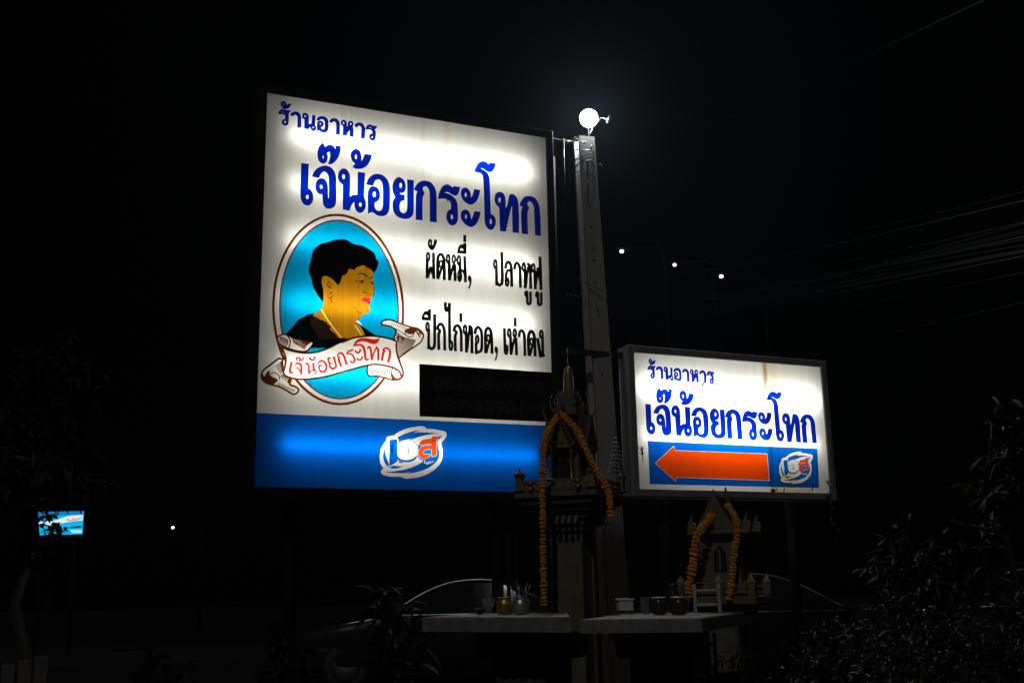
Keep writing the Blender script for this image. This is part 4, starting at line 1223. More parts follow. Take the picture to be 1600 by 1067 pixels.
# silver tiered ornament standing on the platform
oc = at(965, 768, YS + .16)
orn = thing("tiered_ornament", "silver cone of beaded tiers on the spirit house platform", "ornament", oc)
b = MB(); b.lathe([(.03, 0), (.036, .01), (.012, .03), (.006, .05), (.005, .40), (.001, .43)], oc, 10)
build("stem", b, STUC, orn)
ztop = at(963, 681, YS + .16).z - oc.z
for i in range(9):
    b = MB(); z_ = .13 + (ztop - .14) * i / 8; r_ = .050 * (1 - i / 9.2) + .004
    Mx = Matrix.Translation(oc + Vector((0, 0, z_)))
    b.lathe([(.006, .004), (r_, -.002), (r_, -.005), (.006, 0)], n=14, M=Mx)
    for q in range(12):
        a_ = 2 * math.pi * (q + .5 * (i % 2)) / 12
        b.sphere(Mx @ Vector((r_ * math.cos(a_), r_ * math.sin(a_), -.008)), .0055, 6, 4)
    build("tier", b, SILV, orn)

# ---- the small spirit house on the right
YT = 6.55
cT = at(1133, 925, YT)
zt_ = cT.z
sh2 = thing("spirit_house", "small spirit house with two pointed gables under the arrow sign", "spirit house", (cT.x, cT.y, 0), yaw)
W2 = WM[sh2.name]
def put2(n_, b, mat, label=None): return put(n_, b, mat, sh2, label, W2)
b = MB(); b.box((0, 0, .10), (.36, .36, .20), bev=.01); b.box((0, 0, (zt_ - .1) / 2 + .05), (.17, .17, zt_ - .3), bev=.01); b.box((0, 0, zt_ - .10), (.28, .28, .06), bev=.01, top=1.2)
put2("column", b, STUC)
b = MB(); b.box((0, 0, zt_ - .045), (.46, .40, .05), bev=.008)
put2("platform", b, STUC)
for sx in (-1, 0, 1):
    for sy in (-1, 1):
        if sx == 0 and sy == 1: continue
        b = MB(); x, y = sx * .205 + (.0 if sx else .02), sy * .175
        b.box((x, y, zt_ + .018), (.045, .045, .075), bev=.005)
        b.lathe([(.034, .056), (.030, .062), (.004, .098)], (x, y, zt_), 4, rot=math.pi / 4, smooth=False)
        put2("corner_post", b, STUC2)
for f_ in range(2):
    b = MB(); s_ = -1 if f_ == 0 else 1
    b.box((0, s_ * .175, zt_ + .035), (.36, .010, .010)); b.box((0, s_ * .175, zt_ + .0), (.36, .010, .010))
    put2("railing", b, STUC2)
b = MB(); b.box((.01, 0, zt_ + .02), (.30, .26, .08), bev=.006); b.box((.01, 0, zt_ + .19), (.22, .19, .28), bev=.005)
for sx in (-1, 1):
    for sy in (-1, 1): b.box((.01 + sx * .108, sy * .093, zt_ + .19), (.022, .022, .28), bev=.003)
put2("body", b, STUC)
for f_, xx in ((0, -.02), (1, 0)):
    b = MB()
    if f_ == 0: b.prism([(-.036, .12), (.036, .12), (.036, .22), (0, .265), (-.036, .22)], -.101, -.088, Matrix.Translation((.01, 0, zt_)))
    else: b.prism([(-.03, .12), (.03, .12), (.03, .22), (0, .26), (-.03, .22)], -.126, -.112, Matrix.Translation((0, 0, zt_)) @ rotz(math.pi / 2))
    put2("doorway", b, DARK)
b = MB(); b.box((.01, -.103, zt_ + .185), (.008, .008, .12)); put2("door_post", b, STUC2)
b = MB(); b.box((.02, 0, zt_ + .335), (.37, .29, .022), bev=.006)
put2("eaves", b, STUC)
Mr = Matrix.Translation((.0, 0, zt_))
b = MB(); steep_gable(b, .25, .205, -.12, .14, .345, Mr, .016, .5); put2("gable_roof", b, STUD)
for y_, dz in ((-.125, .0), (.14, .03)):
    b = MB(); z0 = .346
    b.prism([(-.135, z0), (.135, z0), (.10, z0 + .04), (.055, z0 + .11), (.022, z0 + .18), (0, z0 + .238 + dz), (-.022, z0 + .18), (-.055, z0 + .11), (-.10, z0 + .04)], y_ - .012, y_ + .012, Mr)
    put2("gable_face", b, STUC)
for x_, y_ in ((.175, -.11), (-.15, -.11), (.175, .12)):
    b = MB(); b.prism([(x_ - .02, .346), (x_ + .025, .346), (x_ + .03, .39), (x_ + .008, .405), (x_ + .015, .455), (x_ - .012, .40), (x_ - .018, .375)], y_ - .008, y_ + .008, Mr)
    put2("roof_horn", b, STUC2)
Yh = YT - .24
garland("thick orange marigold garland on the left of the small spirit house", [at(x, y, yy) for x, y, yy in ((1112, 806, YT - .12), (1102, 818, YT - .18), (1091, 832, YT - .23), (1086, 850, Yh), (1083, 880, Yh), (1078, 905, Yh), (1075, 928, Yh))], .0228, .023)
garland("thinner orange marigold garland on the right of the small spirit house", [at(x, y, yy) for x, y, yy in ((1137, 790, YT - .1), (1146, 803, YT - .16), (1152, 822, YT - .22), (1151, 840, Yh), (1147, 865, Yh), (1144, 900, Yh), (1139, 940, Yh))], .018, .019)
def ladder(lab, p, w_, h_, lean, n, a):
    t_ = thing("step_ladder", lab, "ladder", p, a, "white ladders below the small spirit house")
    Wl = WM[t_.name]
    Mx = Wl @ Matrix.Rotation(lean, 4, 'X')
    for s_ in (-1, 1):
        b = MB(); b.box((s_ * w_ / 2, 0, h_ / 2), (.018, .016, h_), bev=.003); build("rail", place(b, Mx), M['white'], t_)
    for i in range(n):
        b = MB(); b.box((0, 0, h_ * (i + .55) / n), (w_ - .018, .016, .013), bev=.002); build("rung", place(b, Mx), M['white'], t_)
M['white'] = pbr("chalky_white_paint", (0.38, 0.375, 0.36), 0.6, var=.25, scale=20)

# ------------------------------------------------------------------ offering tables and what stands on them
TABLE = pbr("table_stone", (0.24, 0.235, 0.23), 0.6, var=.4, scale=16, bump=.15)
PEDS = pbr("shaded_pedestal_stone", (0.085, 0.08, 0.065), 0.8, var=.5, scale=9, bump=.3)  # darker stone colour paints in the shade below the table slab
def offering_table(lab, corners, ztop_, thick, ped, pedrot):
    c = sum(corners, Vector()) / 4
    t_ = thing("offering_table", lab, "table", (c.x, c.y, 0), 0, "offering tables before the spirit houses")
    b = MB()
    P = [Vector((p.x, p.y, 0)) for p in corners]
    ins = [p + (Vector((c.x, c.y, 0)) - p).normalized() * .008 for p in P]
    zs = [(ztop_, ins), (ztop_ - .006, P), (ztop_ - thick, P)]
    vs = [Vector((p.x, p.y, z)) for z, L_ in zs for p in L_]
    fs = [(0, 1, 2, 3), (11, 10, 9, 8)]
    for r_ in range(2):
        for i in range(4):
            j = (i + 1) % 4; fs.append((r_ * 4 + i, r_ * 4 + 4 + i, r_ * 4 + 4 + j, r_ * 4 + j))
    b.add(vs, fs); build("table_top", b, TABLE, t_)
    b = MB(); px_, py_, w_ = ped
    Mx = Matrix.Translation((px_, py_, 0)) @ rotz(pedrot)
    b.box((0, 0, .06), (w_ * 1.5, w_ * 1.3, .12), M=Mx, bev=.01)
    b.box((0, 0, (ztop_ - thick - .14) / 2 + .12), (w_, w_ * .9, ztop_ - thick - .26), M=Mx, bev=.01)
    for i in range(5): b.box((-w_ * .4 + w_ * .2 * i, -w_ * .46, ztop_ * .5), (w_ * .09, .014, ztop_ * .72), M=Mx, bev=.004)
    b.box((0, 0, ztop_ - thick - .07), (w_ * 1.35, w_ * 1.25, .13), M=Mx, bev=.01, top=1.15)
    build("pedestal", b, PEDS, t_)
def on_z(px, py, z):
    d = ray(px, py); return EYE + d * ((z - EYE.z) / d.z)
KI = .87
z1 = at(770, 963, 5.2).z
A0, A1 = on_z(660, 963.8, z1), on_z(892, 963.2, z1)
dA = (A1 - A0).normalized(); nA = Vector((-dA.y, dA.x, 0))
back = [on_z(887, 957.0, z1), on_z(744, 957.6, z1)]
pc = on_z(780, 963, z1) + nA * .30
offering_table("left offering table, grey slab on a thick pedestal, gold and silver jars on it", [A0, A1, back[0], back[1]], z1, .066, (pc.x, pc.y, .28), math.atan2(dA.y, dA.x))
z2 = at(1000, 966, 5.2).z
B0, B1 = on_z(906, 967.5, z2), on_z(1096, 965, z2)
B2, B3 = on_z(1163, 955.5, z2), on_z(978, 957.5, z2)
pc2 = (B0 + B1 + B2 + B3) / 4
offering_table("right offering table, grey slab with dark pots and a glass on it", [B0, B1, B2, B3], z2, .062, (pc2.x - .02, pc2.y, .30), math.atan2((B1 - B0).y, (B1 - B0).x))
GLASS, gn, gl_ = new_mat("clear_glass")
o_ = gn.new("ShaderNodeOutputMaterial"); gb = gn.new("ShaderNodeBsdfPrincipled")
gb.inputs["Transmission Weight"].default_value = .95; gb.inputs["Roughness"].default_value = .06; gb.inputs["IOR"].default_value = 1.3
gb.inputs["Base Color"].default_value = (.9, .92, .92, 1); gl_.new(gb.outputs[0], o_.inputs[0])
POTD = pbr("dark_glazed_clay", (0.06, 0.045, 0.035), 0.25, var=.4, scale=10)
def mpp(Y): return Y / F_PX / math.cos(PITCH) * 1.0
def jar(name, lab, cat, px, pyb, z, prof, mat, n=22, group=None, parts=()):
    p = on_z(px, pyb, z + .002)
    prof = [(r * KI, q * KI) for r, q in prof]; parts = [(a_, [(r * KI, q * KI) for r, q in f_], m_) for a_, f_, m_ in parts]
    t_ = thing(name, lab, cat, p, 0, group)
    b = MB(); b.lathe(prof, p, n, smooth=mat is not GLASS); build("body" if parts else "vessel", b, mat, t_)
    for pn, pf, pm in parts:
        b = MB(); b.lathe(pf, p, n); build(pn, b, pm, t_)
    return p
JP = [(.038, 0), (.044, .004), (.050, .025), (.051, .05), (.047, .072), (.038, .082), (.036, .086)]
LP = [(.040, .0865), (.041, .094), (.036, .095), (.033, .088)]
STL = pbr("brushed_silver", (0.55, 0.56, 0.58), 0.38, .8, var=.2)
GOLDY = pbr("brushed_gold", (0.50, 0.37, 0.10), 0.38, .8, var=.25)
pg = jar("incense_jar", "round gold incense jar on the left offering table", "jar", 789, 959.2, z1, JP, GOLDY, parts=(("rim", LP, GOLDY),))
ps = jar("incense_jar", "round silver incense jar right of the gold one", "jar", 814, 959.2, z1, JP, STL, parts=(("rim", LP, STL),))
b = MB()
random.seed(3)
for i in range(8):
    a_ = random.uniform(-.5, .5); p = ps + Vector((random.uniform(-.018, .018), random.uniform(-.018, .018), .052))
    b.tube([p, p + Vector((a_ * .08, random.uniform(-.03, .03), random.uniform(.08, .115)))], .0014, 5)
b.tube([ps + Vector((-.01, 0, .115)), ps + Vector((.06, -.01, .09)), ps + Vector((.113, -.02, .06))], .0018, 5)
tag(build("incense_sticks", b, STL, base=ps + Vector((0, 0, .052))), "burnt incense sticks standing in the silver jar", "incense")
CP = [(.022, 0), (.022, .003), (.004, .006), (.004, .035), (.020, .048), (.026, .07), (.025, .092), (.0235, .092), (.024, .07), (.018, .051), (.006, .044)]
jar("goblet", "stemmed glass goblet standing beside the gold jar", "goblet", 768, 958.5, z1, CP, GLASS, group="glass goblets on the left table")
jar("goblet", "stemmed glass goblet nearest the dark bowl", "goblet", 760, 959.6, z1, CP, GLASS, group="glass goblets on the left table")
jar("bowl", "small dark bowl on the left offering table", "bowl", 749.5, 959.5, z1, [(.018, 0), (.019, .004), (.030, .022), (.032, .034), (.029, .034), (.02, .014), (.004, .008)], POTD)
PALE = pbr('pale_plastic', (.7, .7, .68), .4, var=.1)
# right table
pb_ = on_z(976.5, 954.5, z2 + .002)
t_ = thing("lidded_box", "pale lidded box on the right offering table", "box", pb_, rad(8))
b = MB(); b.box((0, 0, .030), (.091, .074, .059), bev=.005); build("body", place(b, WM[t_.name]), PALE, t_)
b = MB(); b.box((0, 0, .066), (.101, .083, .011), bev=.003); b.box((-.01, 0, .0735), (.06, .05, .004)); build("lid", place(b, WM[t_.name]), PALE, t_)
jar("drinking_glass", "straight drinking glass on the right offering table", "glass", 1008.5, 958.5, z2, [(.024, 0), (.026, .004), (.031, .10), (.029, .10), (.0245, .012), (.0235, .0102), (.002, .010)], GLASS)
PP = [(.036, 0), (.041, .004), (.050, .03), (.0515, .055), (.047, .078), (.040, .09)]
PR = [(.0405, .0905), (.043, .098), (.038, .10), (.034, .092)]
jar("clay_pot", "dark pot right beside the drinking glass", "pot", 1030, 959.5, z2, PP, POTD, parts=(("rim", PR, STL),), group="dark pots on the right table")
jar("clay_pot", "wider dark pot with a pale rim, right of the other pot", "pot", 1061, 959.5, z2, [(r * 1.12, z) for r, z in PP], POTD, parts=(("rim", [(r * 1.12, z) for r, z in PR], STL),), group="dark pots on the right table")
pj = on_z(1053, 956.5, z2 + .002)
t_ = thing("water_jug", "tall dark jug behind the two pots", "jug", pj)
b = MB(); b.lathe([(r * KI, q * KI) for r, q in ((.034, 0), (.04, .01), (.046, .06), (.040, .11), (.028, .14), (.026, .155), (.034, .178), (.032, .178), (.024, .155))], pj, 18); build("body", b, POTD, t_)
b = MB(); b.tube([pj + Vector((.026, 0, .143)), pj + Vector((.056, 0, .135)), pj + Vector((.061, 0, .096)), pj + Vector((.040, 0, .06))], .005, 8); build("handle", b, POTD, t_)
lp = on_z(1106, 957, z2 + .003)
ladder("small white ladder leaning from the right table to the shrine platform", lp, .125, .150, rad(-16), 2, rad(-8))
lq = at(1098, 1066, 5.95); lq.z = max(lq.z - .35, 0.0)
ladder("long white ladder standing below the right offering table", Vector((lq.x * .965, 5.72, 0)), .135, z2 - .09, rad(-3), 9, rad(-8))

# ------------------------------------------------------------------ parked cars behind the signs
CARP = pbr("dark_car_paint", (0.012, 0.012, 0.014), 0.12, var=.1, spec=.8)
CARG = pbr("car_glass", (0.008, 0.009, 0.010), 0.06, var=.1, spec=.8)
TYRE = pbr("tyre_rubber", (0.015, 0.015, 0.015), 0.8, var=.3)
CHROME = pbr("chrome", (0.8, 0.8, 0.82), 0.36, 1.0, var=.1)
LENS = pbr("lamp_lens", (0.12, 0.12, 0.13), 0.15, 0.0, var=.2)
def make_car(lab):
    """sedan, length along x, nose towards -x"""
    t_ = thing("parked_car", lab, "car", (0, 0, 0), 0, "cars parked behind the signs")
    L_ = 4.4
    xs = np.linspace(-2.2, 2.2, 34)
    def top(x): return np.interp(x, [-2.2, -2.1, -1.5, -1.0, -.85, -.15, .3, .8, 1.45, 1.6, 2.1, 2.2], [.62, .76, .86, .93, .97, 1.36, 1.44, 1.42, 1.12, 1.06, 1.0, .78])
    def sm_top(x): return np.mean([top(x + q) for q in np.linspace(-.28, .28, 15)]) + .01
    def half(x): return np.interp(x, [-2.2, -2.0, -1.4, 0, 1.4, 2.0, 2.2], [.62, .78, .86, .88, .87, .80, .68])
    b = MB(); R_ = []
    for x in xs:
        h = float(top(x) if x < -.9 or x > 1.5 else sm_top(x)); w_ = float(half(x)); belt = min(.93, h - .02); cab = max(0.0, h - .95)
        ring = [(-w_ * .9, .22), (-w_, .34), (-w_ * 1.02, .62), (-w_ * .97, belt - .06), (-w_ * .93, belt), (-w_ * (.93 - .22 * min(cab / .45, 1)), h - .07 * min(cab / .3, 1) - .01), (-w_ * .55, h - .005), (0, h + .012)]
        ring = ring + [(-y, z) for y, z in reversed(ring[:-1])]
        R_.append([Vector((x, y, z)) for y, z in ring])
    N = len(R_[0]); vs = [v for r_ in R_ for v in r_]; fs = []
    for i in range(len(R_) - 1):
        for q in range(N - 1): fs.append((i * N + q, i * N + q + 1, i * N + N + q + 1, i * N + N + q))
        fs.append((i * N + N - 1, i * N, i * N + N, i * N + 2 * N - 1))
    fs += [tuple(range(N)), tuple(range(len(vs) - 1, len(vs) - N - 1, -1))]
    b.add(vs, fs, True); build("body", b, CARP, t_, local=True)
    for s_ in (-1, 1):
        for pts in ([(-.62, .98), (-.10, 1.30), (.30, 1.36), (.34, .97)], [(.40, .97), (.38, 1.36), (.80, 1.34), (1.22, 1.08), (1.0, .98)]):
            b = MB()
            def sy(x, z): return s_ * (float(half(x)) * (.945 - .2 * min(max(z - .93, 0) / .45, 1)) + .012)
            b.add([(x, sy(x, z), z) for x, z in pts], [tuple(range(len(pts)))]); b.add([(x, sy(x, z) - s_ * .01, z) for x, z in pts], [tuple(range(len(pts)))])
            build("side_window", b, CARG, t_, local=True)
        b = MB(); b.tube([(x, s_ * (float(half(x)) * .955 + .012), .955) for x in np.linspace(-.8, 1.25, 12)], .009, 5); build("window_trim", b, CHROME, t_, local=True)
        b = MB(); b.tube([(x, s_ * (float(half(x)) * (.94 - .20 * min(max(float(top(x)) - .95, 0) / .45, 1))), float(sm_top(x)) - .045) for x in np.linspace(-.84, .80, 34)], .010, 6); build("roof_glint_tube", b, CHROME, t_, local=True)  # added bright tube standing in for the highlight along the roof curve
        b = MB(); b.sphere((-2.03, s_ * .60, .68), .09, 12, 8, (.5, 1.3, .5)); build("headlight", b, LENS, t_, local=True)
        b = MB(); b.sphere((2.10, s_ * .60, .82), .11, 12, 8, (.5, 1.3, .7)); build("tail_light", b, pbr("red_lens", (.2, .01, .01), .15), t_, local=True)
        b = MB(); b.box((-.72, s_ * .98, .98), (.10, .16, .11), bev=.03); build("mirror", b, CARP, t_, local=True)
        for x in (-1.36, 1.36):
            b = MB(); Mx = Matrix.Translation((x, s_ * .76, .315)) @ Matrix.Rotation(math.pi / 2, 4, 'X')
            b.lathe([(.20, -.10), (.30, -.10), (.315, -.07), (.315, .07), (.30, .10), (.20, .10)], n=24, M=Mx, cap=False)
            w_ = build("wheel", b, TYRE, t_, local=True)
            b = MB(); b.lathe([(.02, -.085), (.20, -.09), (.205, 0), (.20, .09), (.02, .085)], n=16, M=Mx); r_ = build("rim", b, CHROME, t_, local=True); r_.parent = w_
    return t_
car = make_car("dark parked car behind the left offering table, nose to the left")
def car_at(o, px, Y, rz, zx=1.0):
    p = at(px, 918, Y); o.location = (p.x, Y, 0); o.rotation_euler = (0, 0, rz); o.scale = (zx, 1, 1.06)
c2 = copy_tree(car); c2["label"] = "dark parked car to the right of the small spirit house"
c3 = copy_tree(car); c3["label"] = "dark parked car at the far right, mostly hidden by bushes"
car_at(car, 695, 16.6, rad(4))
car_at(c2, 1195, 15.0, rad(184))
car_at(c3, 1640, 15.4, rad(178))

# ------------------------------------------------------------------ far lamps, far screen, cables
BLK = pbr('black_paint', (.010, .010, .011), .7, var=.2, spec=.1)
def street_lamp(px, py, Y, lab, s_=1.0):
    p = at(px, py, Y); base_ = Vector((p.x + 1.2 * s_, p.y, 0))
    t_ = thing("street_lamp", lab, "street lamp", base_, 0, "distant street lamps")
    b = MB(); b.tube([base_, base_ + Vector((0, 0, p.z - .3)), base_ + Vector((-.15, 0, p.z + .1)), p + Vector((.25, 0, .12))], [.08, .05, .035, .03], 8); build("post", b, BLK, t_)
    b = MB(); b.box(p + Vector((.05, 0, .11)), (.40, .2, .08), bev=.03); build("lamp_head", b, BLK, t_)
    b = MB(); b.sphere(p, .056 * s_, 12, 8, (1, 1, .85)); build("bulb", b, emis("far_lamp", (.9, .96, 1), 5), t_)
street_lamp(971.5, 393, 30, "distant street lamp, nearest the utility pole")
street_lamp(1054, 414, 34, "distant street lamp, the middle one of three")
street_lamp(1127, 432, 38, "distant street lamp, lowest and furthest right of three", 1.25)
street_lamp(270, 824, 44, "tiny distant lamp low on the left of the tall sign")

p = at(91, 817, 26)
FW_, FH_ = 1.18, .53
fs_ = thing("lightbox_sign", "far blue lit sign at lower left, half hidden by leaves", "sign", (p.x, p.y, 0), rad(-4))
Wf = WM[fs_.name]
b = MB(); b.box((0, .12, p.z), (FW_ + .06, .2, FH_ + .06), bev=.01); build("cabinet", place(b, Wf), M['metal_dark'], fs_)
b = MB(); b.box((0, .002, p.z), (FW_, .03, FH_)); build("face_panel", place(b, Wf), emis("far_sign_cyan", (.0, .55, .95), .9), fs_)
def strip(n_, pts, col, st, y=-.016):
    b = MB(); b.prism([(x * FW_, p.z + z * FH_) for x, z in pts], y - .004, y); build(n_, place(b, Wf), emis(n_, col, st), fs_)
strip("top_stripe", [(-.5, .28), (.5, .36), (.5, .5), (-.5, .5)], (.0, .28, .75), .8)
strip("white_swoosh", [(-.5, .05), (-.1, .10), (.2, .30), (.5, .34), (.5, .10), (.2, .04), (-.1, -.08), (-.5, -.12)], (.85, .92, 1.0), .95)
strip("pink_lettering", [(.14, .12), (.2, .2), (.26, .14), (.3, .22), (.38, .18), (.47, .26), (.47, .14), (.38, .08), (.26, .06)], (.95, .55, .6), .8, -.022)
strip("dark_lettering", [(.22, -.20), (.45, -.13), (.49, -.16), (.49, -.21), (.3, -.24)], (.0, .06, .12), .3)
strip("pale_stripe", [(.26, -.30), (.5, -.32), (.5, -.44), (.3, -.44)], (.5, .85, 1.0), .9)
b = MB(); 
for x in (-.4, .4): b.tube([(x, .1, 0), (x, .1, p.z - .28)], .04, 8)
build("post", place(b, Wf), M['post'], fs_)

# overhead cables running from the far left to the near right
random.seed(15)
cb = [((1075, 425), (1640, 304)), ((1095, 450), (1640, 338)), ((1080, 468), (1640, 362)), ((1060, 496), (1640, 392)), ((1200, 494), (1640, 418)), ((1240, 545), (1640, 462)), ((1230, 378), (1640, 290))]
for q_ in range(12): cb.append(((1070 + random.uniform(-15, 25), 476 + random.uniform(-16, 18)), (1640, 366 + random.uniform(-30, 24))))
labs = ["topmost of the thin overhead cables right of the pole", ] 
for i, ((xa, ya), (xb, yb)) in enumerate(cb):
    a0, a1 = at(xa, ya, 34), at(xb, yb, 10.5)
    d = a0 - a1; a0 = a1 + d * 1.25
    pts = [a1 + (a0 - a1) * (q / 24) + Vector((0, 0, -.10 * math.sin(math.pi * q / 24))) for q in range(25)]
    b = MB(); b.tube(pts, .008 if i in (0, 3) else .005, 5)
    tag(build("overhead_cable", b, M['cable_grey'] if 'cable_grey' in M else M.setdefault('cable_grey', pbr("grey_cable_sheath", (.055, .055, .06), .4, var=.2)), base=a1), "thin cable in the bundle strung across the sky on the right", "cable", "overhead cables on the right")
a0, a1 = at(1130, 186, 46), at(1720, -85, 7.0)
b = MB(); b.tube([a0 + (a1 - a0) * (q / 20) + Vector((0, 0, -.05 * math.sin(math.pi * q / 20))) for q in range(21)], .006, 5)
tag(build("overhead_cable", b, M['cable_grey'], base=a0), "single wire high above the others, rising to the top right corner", "cable")

# ------------------------------------------------------------------ fence, plants
FENCE = pbr("weathered_boards", (0.11, 0.107, 0.10), 0.8, var=.4, scale=8, stretch=(6, 6, .4))
f0 = at(46, 1040, 8.0)
fn = thing("board_fence", "low grey board fence in the lower left corner", "fence", (f0.x, f0.y, 0), rad(3))
Wf2 = WM[fn.name]
for i in range(8):
    b = MB(); h_ = .92 + .03 * math.sin(i * 2.1); b.box((-.70 + i * .112, 0, h_ / 2), (.094, .02, h_), bev=.004)
    build("board", place(b, Wf2), FENCE, fn)
for z_ in (.25, .7):
    b = MB(); b.box((-.31, .028, z_), (.9, .03, .06), bev=.004); build("rail", place(b, Wf2), FENCE, fn)

def leaf(b, p, d, up, L_, w_, droop=.25):
    d = d.normalized(); s_ = d.cross(up)
    if s_.length < .05: s_ = d.orthogonal()
    s_.normalize(); n_ = s_.cross(d)
    pts = [(0, 0.05), (.3, .9), (.6, .85), (.85, .4), (1, 0.02)]
    vs = []
    for t, q in pts:
        c_ = p + d * (L_ * t) - n_ * 0 + Vector((0, 0, -droop * L_ * t * t))
        fold = n_ * (w_ * .25 * q)
        vs += [c_ - s_ * (w_ * .5 * q) + fold, c_, c_ + s_ * (w_ * .5 * q) + fold]
    fs = []
    for i in range(4):
        o = i * 3
        fs += [(o, o + 1, o + 4, o + 3), (o + 1, o + 2, o + 5, o + 4)]
    b.add(vs, fs, True)
def rv(): return Vector((random.gauss(0, 1), random.gauss(0, 1), random.gauss(0, 1))).normalized()
def plant(name, lab, cat, base_, height, spread, n_br, leaves_per, L_, w_, mat, r0=.03, group=None, bias=Vector((0, 0, 0)), seed=1, start=.25, up=.5):
    random.seed(seed)
    t_ = thing(name, lab, cat, base_, 0, group)
    tr, cr = MB(), MB()
    P = [base_]
    for i in range(6):
        P.append(base_ + Vector((random.gauss(0, .018) * height, random.gauss(0, .018) * height, height * (i + 1) / 6 * .85)) + bias * ((i + 1) / 6) ** 1.5)
    tr.tube(P, [r0 * (1 - .13 * i) for i in range(7)], 8)
    for k_ in range(n_br):
        t = start + (1 - start) * (k_ + random.random()) / n_br
        i = min(int(t * 6), 5); s0 = P[i].lerp(P[i + 1], t * 6 - i)
        a_ = random.random() * 6.283
        d = Vector((math.cos(a_), math.sin(a_), up + random.uniform(-.3, .5))).normalized()
        Lb = spread * random.uniform(.55, 1.1) * (1.1 - .45 * t)
        q = [s0 + d * (Lb * j / 4) + Vector((0, 0, -.10 * Lb * (j / 4) ** 2)) + rv() * .02 * Lb for j in range(5)]
        tr.tube(q, [r0 * .4 * (1 - .2 * j) for j in range(5)], 5)
        for j in range(leaves_per):
            tt = .25 + .8 * (j + random.random()) / leaves_per
            i2 = min(int(tt * 4), 3); c_ = q[i2].lerp(q[i2 + 1], min(tt * 4 - i2, 1.2))
            ld = (d * .5 + rv()).normalized()
            c_ = c_ + rv() * .12 * spread * random.random()
            leaf(cr, c_, ld, Vector((0, 0, 1)) + rv() * .5, L_ * random.uniform(.6, 1.2), w_ * random.uniform(.7, 1.2), random.uniform(.1, .5))
    build("trunk" if cat == "tree" else "stems", tr, M['bark'], t_)
    build("crown" if cat == "tree" else "leaves", cr, mat, t_)
    return t_
M["leaf_shade"] = pbr("shaded_leaf", (0.012, 0.014, 0.008), 0.6, var=.4, scale=3, spec=.1)  # darkened leaf copy: the unlit left side's shade is put into the colour
def gnd(px, Y): 
    p = at(px, 900, Y); return Vector((p.x, Y, 0))
plant("shrub", "dense leafy shrub on the right, below and beyond the arrow sign", "shrub", gnd(1440, 7.4), 1.75, .60, 54, 34, .095, .032, M['leaf'], .03, seed=4, start=.12, up=.35)
plant("tree", "sparse branching tree at the right edge of the picture", "tree", gnd(1575, 7.0), 2.85, .55, 26, 11, .15, .045, M['leaf'], .03, seed=9, start=.45, up=.25)
plant("shrub", "thin twiggy plant left of the dense shrub, below the cables", "shrub", gnd(1405, 8.0), 1.95, .40, 16, 7, .14, .035, M['leaf'], .015, seed=12, start=.7, up=.2)
plant("tree", "dark tree at the left edge above the far blue sign", "tree", gnd(40, 12), 4.5, 1.15, 40, 22, .22, .09, M['leaf_shade'], .07, seed=21, start=.60, up=.35)
plant("shrub", "leafy branch silhouetted against the far blue sign", "shrub", gnd(80, 9.0), 2.40, .21, 24, 10, .10, .045, M['leaf_shade'], .012, seed=33, start=.74, up=.2)
plant("shrub", "broad-leaved plant left of the left offering table", "shrub", gnd(612, 7.8), 1.55, .30, 22, 7, .20, .05, M['leaf_shade'], .015, seed=8, start=.45, up=.6)
plant("shrub", "low dim plant in front of the fence's right end", "shrub", gnd(250, 8.4), 1.0, .35, 18, 9, .15, .05, M['leaf_shade'], .012, seed=40, start=.3, up=.5)
plant("shrub", "low dark plant below the parked car's nose", "shrub", gnd(455, 8.6), 1.15, .40, 22, 10, .14, .05, M['leaf_shade'], .012, seed=41, start=.3, up=.5)

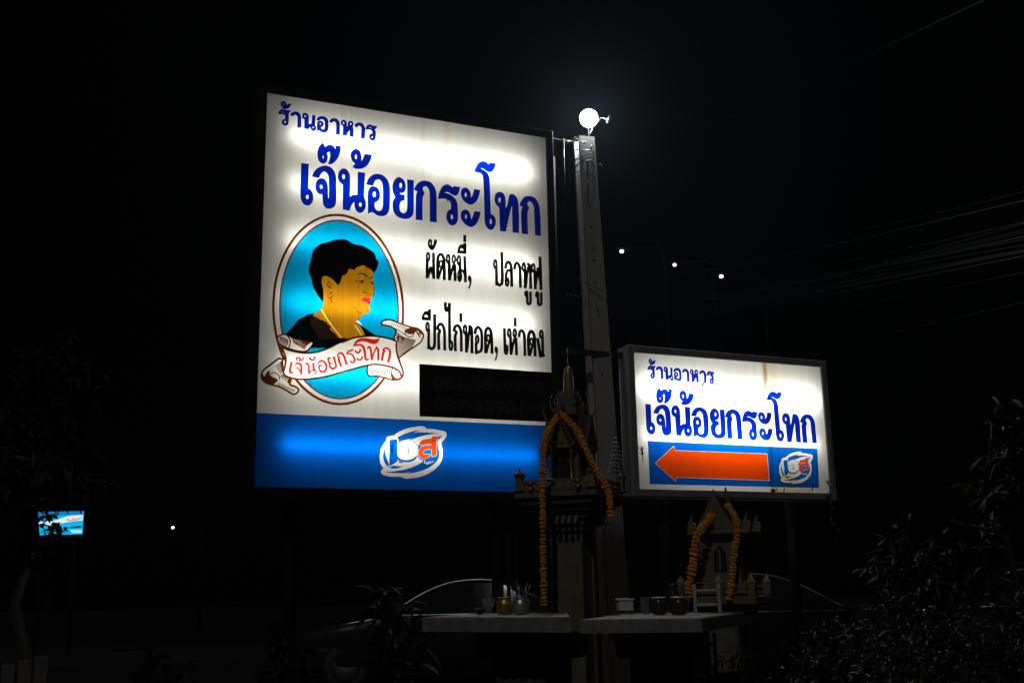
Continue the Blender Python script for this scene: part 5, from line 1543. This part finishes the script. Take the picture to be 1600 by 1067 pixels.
# creeper hanging from the lower right corner of the arrow sign
v0 = SMALL.W @ Vector((Ws / 2 - .06, -.05, TLs.z - Hs + .12))
v1 = at(1307, 848, v0.y)
cp = thing("creeper", "wispy creeper hanging off the lower right corner of the arrow sign", "creeper", v0)
pts = [v0.lerp(v1, i / 10) + Vector((.01 * math.sin(i * 1.7), -.01, 0)) for i in range(11)]
b = MB(); b.tube(pts, .003, 5); build("stem", b, M['bark'], cp)
random.seed(2); b = MB()
for i, q in enumerate(pts):
    for k_ in range(3): leaf(b, q, rv(), Vector((0, -1, .3)), random.uniform(.03, .055), .02, .3)
build("leaves", b, M['leaf_y'], cp)
for px, py, lab in ((1212, 764, "sprig of weed growing on the arrow sign's lower edge under the logo"), (1266, 762, "single dark twig on the arrow sign's lower edge")):
    q = SMALL.W @ Vector((SMALL.loc(px, 768)[0], -.03, SMALL.loc(px, 768)[1] - .008))
    b = MB()
    for k_ in range(10 if px < 1250 else 2):
        pa = q + Vector((random.uniform(-.06, .06) if px < 1250 else 0, 0, 0))
        leaf(b, pa, Vector((random.uniform(-.4, .4), -.1, 1)), Vector((0, -1, 0)), random.uniform(.03, .06) if px < 1250 else .09, .014, .1)
    tag(build("weed_sprig", b, M['leaf'], base=q), lab, "weed", "weeds on the arrow sign")

# hedge and ground cover in the near right corner (nobody could count its leaves)
random.seed(77); b = MB()
for i in range(5200):
    x = random.uniform(.62, 3.2); y = random.uniform(4.6, 6.6)
    htop = 1.02 + .10 * math.sin(x * 4.1) + .08 * math.sin(y * 5 + x * 2) + .16 * max(0, (x - 1.6))
    if x < 1.15: htop -= (1.15 - x) * .9
    z = htop * (1 - random.random() ** 2.2 * .55)
    leaf(b, Vector((x, y, z)), rv() + Vector((0, 0, .5)), Vector((0, 0, 1)) + rv() * .4, random.uniform(.03, .075), random.uniform(.010, .02), .25)
tag(build("hedge_leaves", b, M['leaf']), kind="stuff")
random.seed(78); b = MB()
for i in range(3500):
    x = random.uniform(-3.2, .6); y = random.uniform(5.2, 9.5)
    z = random.uniform(.02, .42) + .06 * math.sin(x * 3)
    leaf(b, Vector((x, y, max(z, .02))), rv() + Vector((0, 0, .8)), Vector((0, 0, 1)) + rv() * .4, random.uniform(.05, .12), random.uniform(.012, .024), .3)
tag(build("ground_cover", b, M['leaf']), kind="stuff")

# ------------------------------------------------------------------ damp night air
hm, hn, hl = new_mat("night_air")
ho = hn.new("ShaderNodeOutputMaterial"); hv = hn.new("ShaderNodeVolumePrincipled")
hv.inputs["Density"].default_value = 0.0008
hv.inputs["Anisotropy"].default_value = 0.6
hv.inputs["Color"].default_value = (0.62, 0.82, 1.0, 1)
hl.new(hv.outputs[0], ho.inputs["Volume"])
b = MB(); b.box((0, 48, 7), (151, 126, 16))
tag(build("haze", b, hm), kind="stuff")
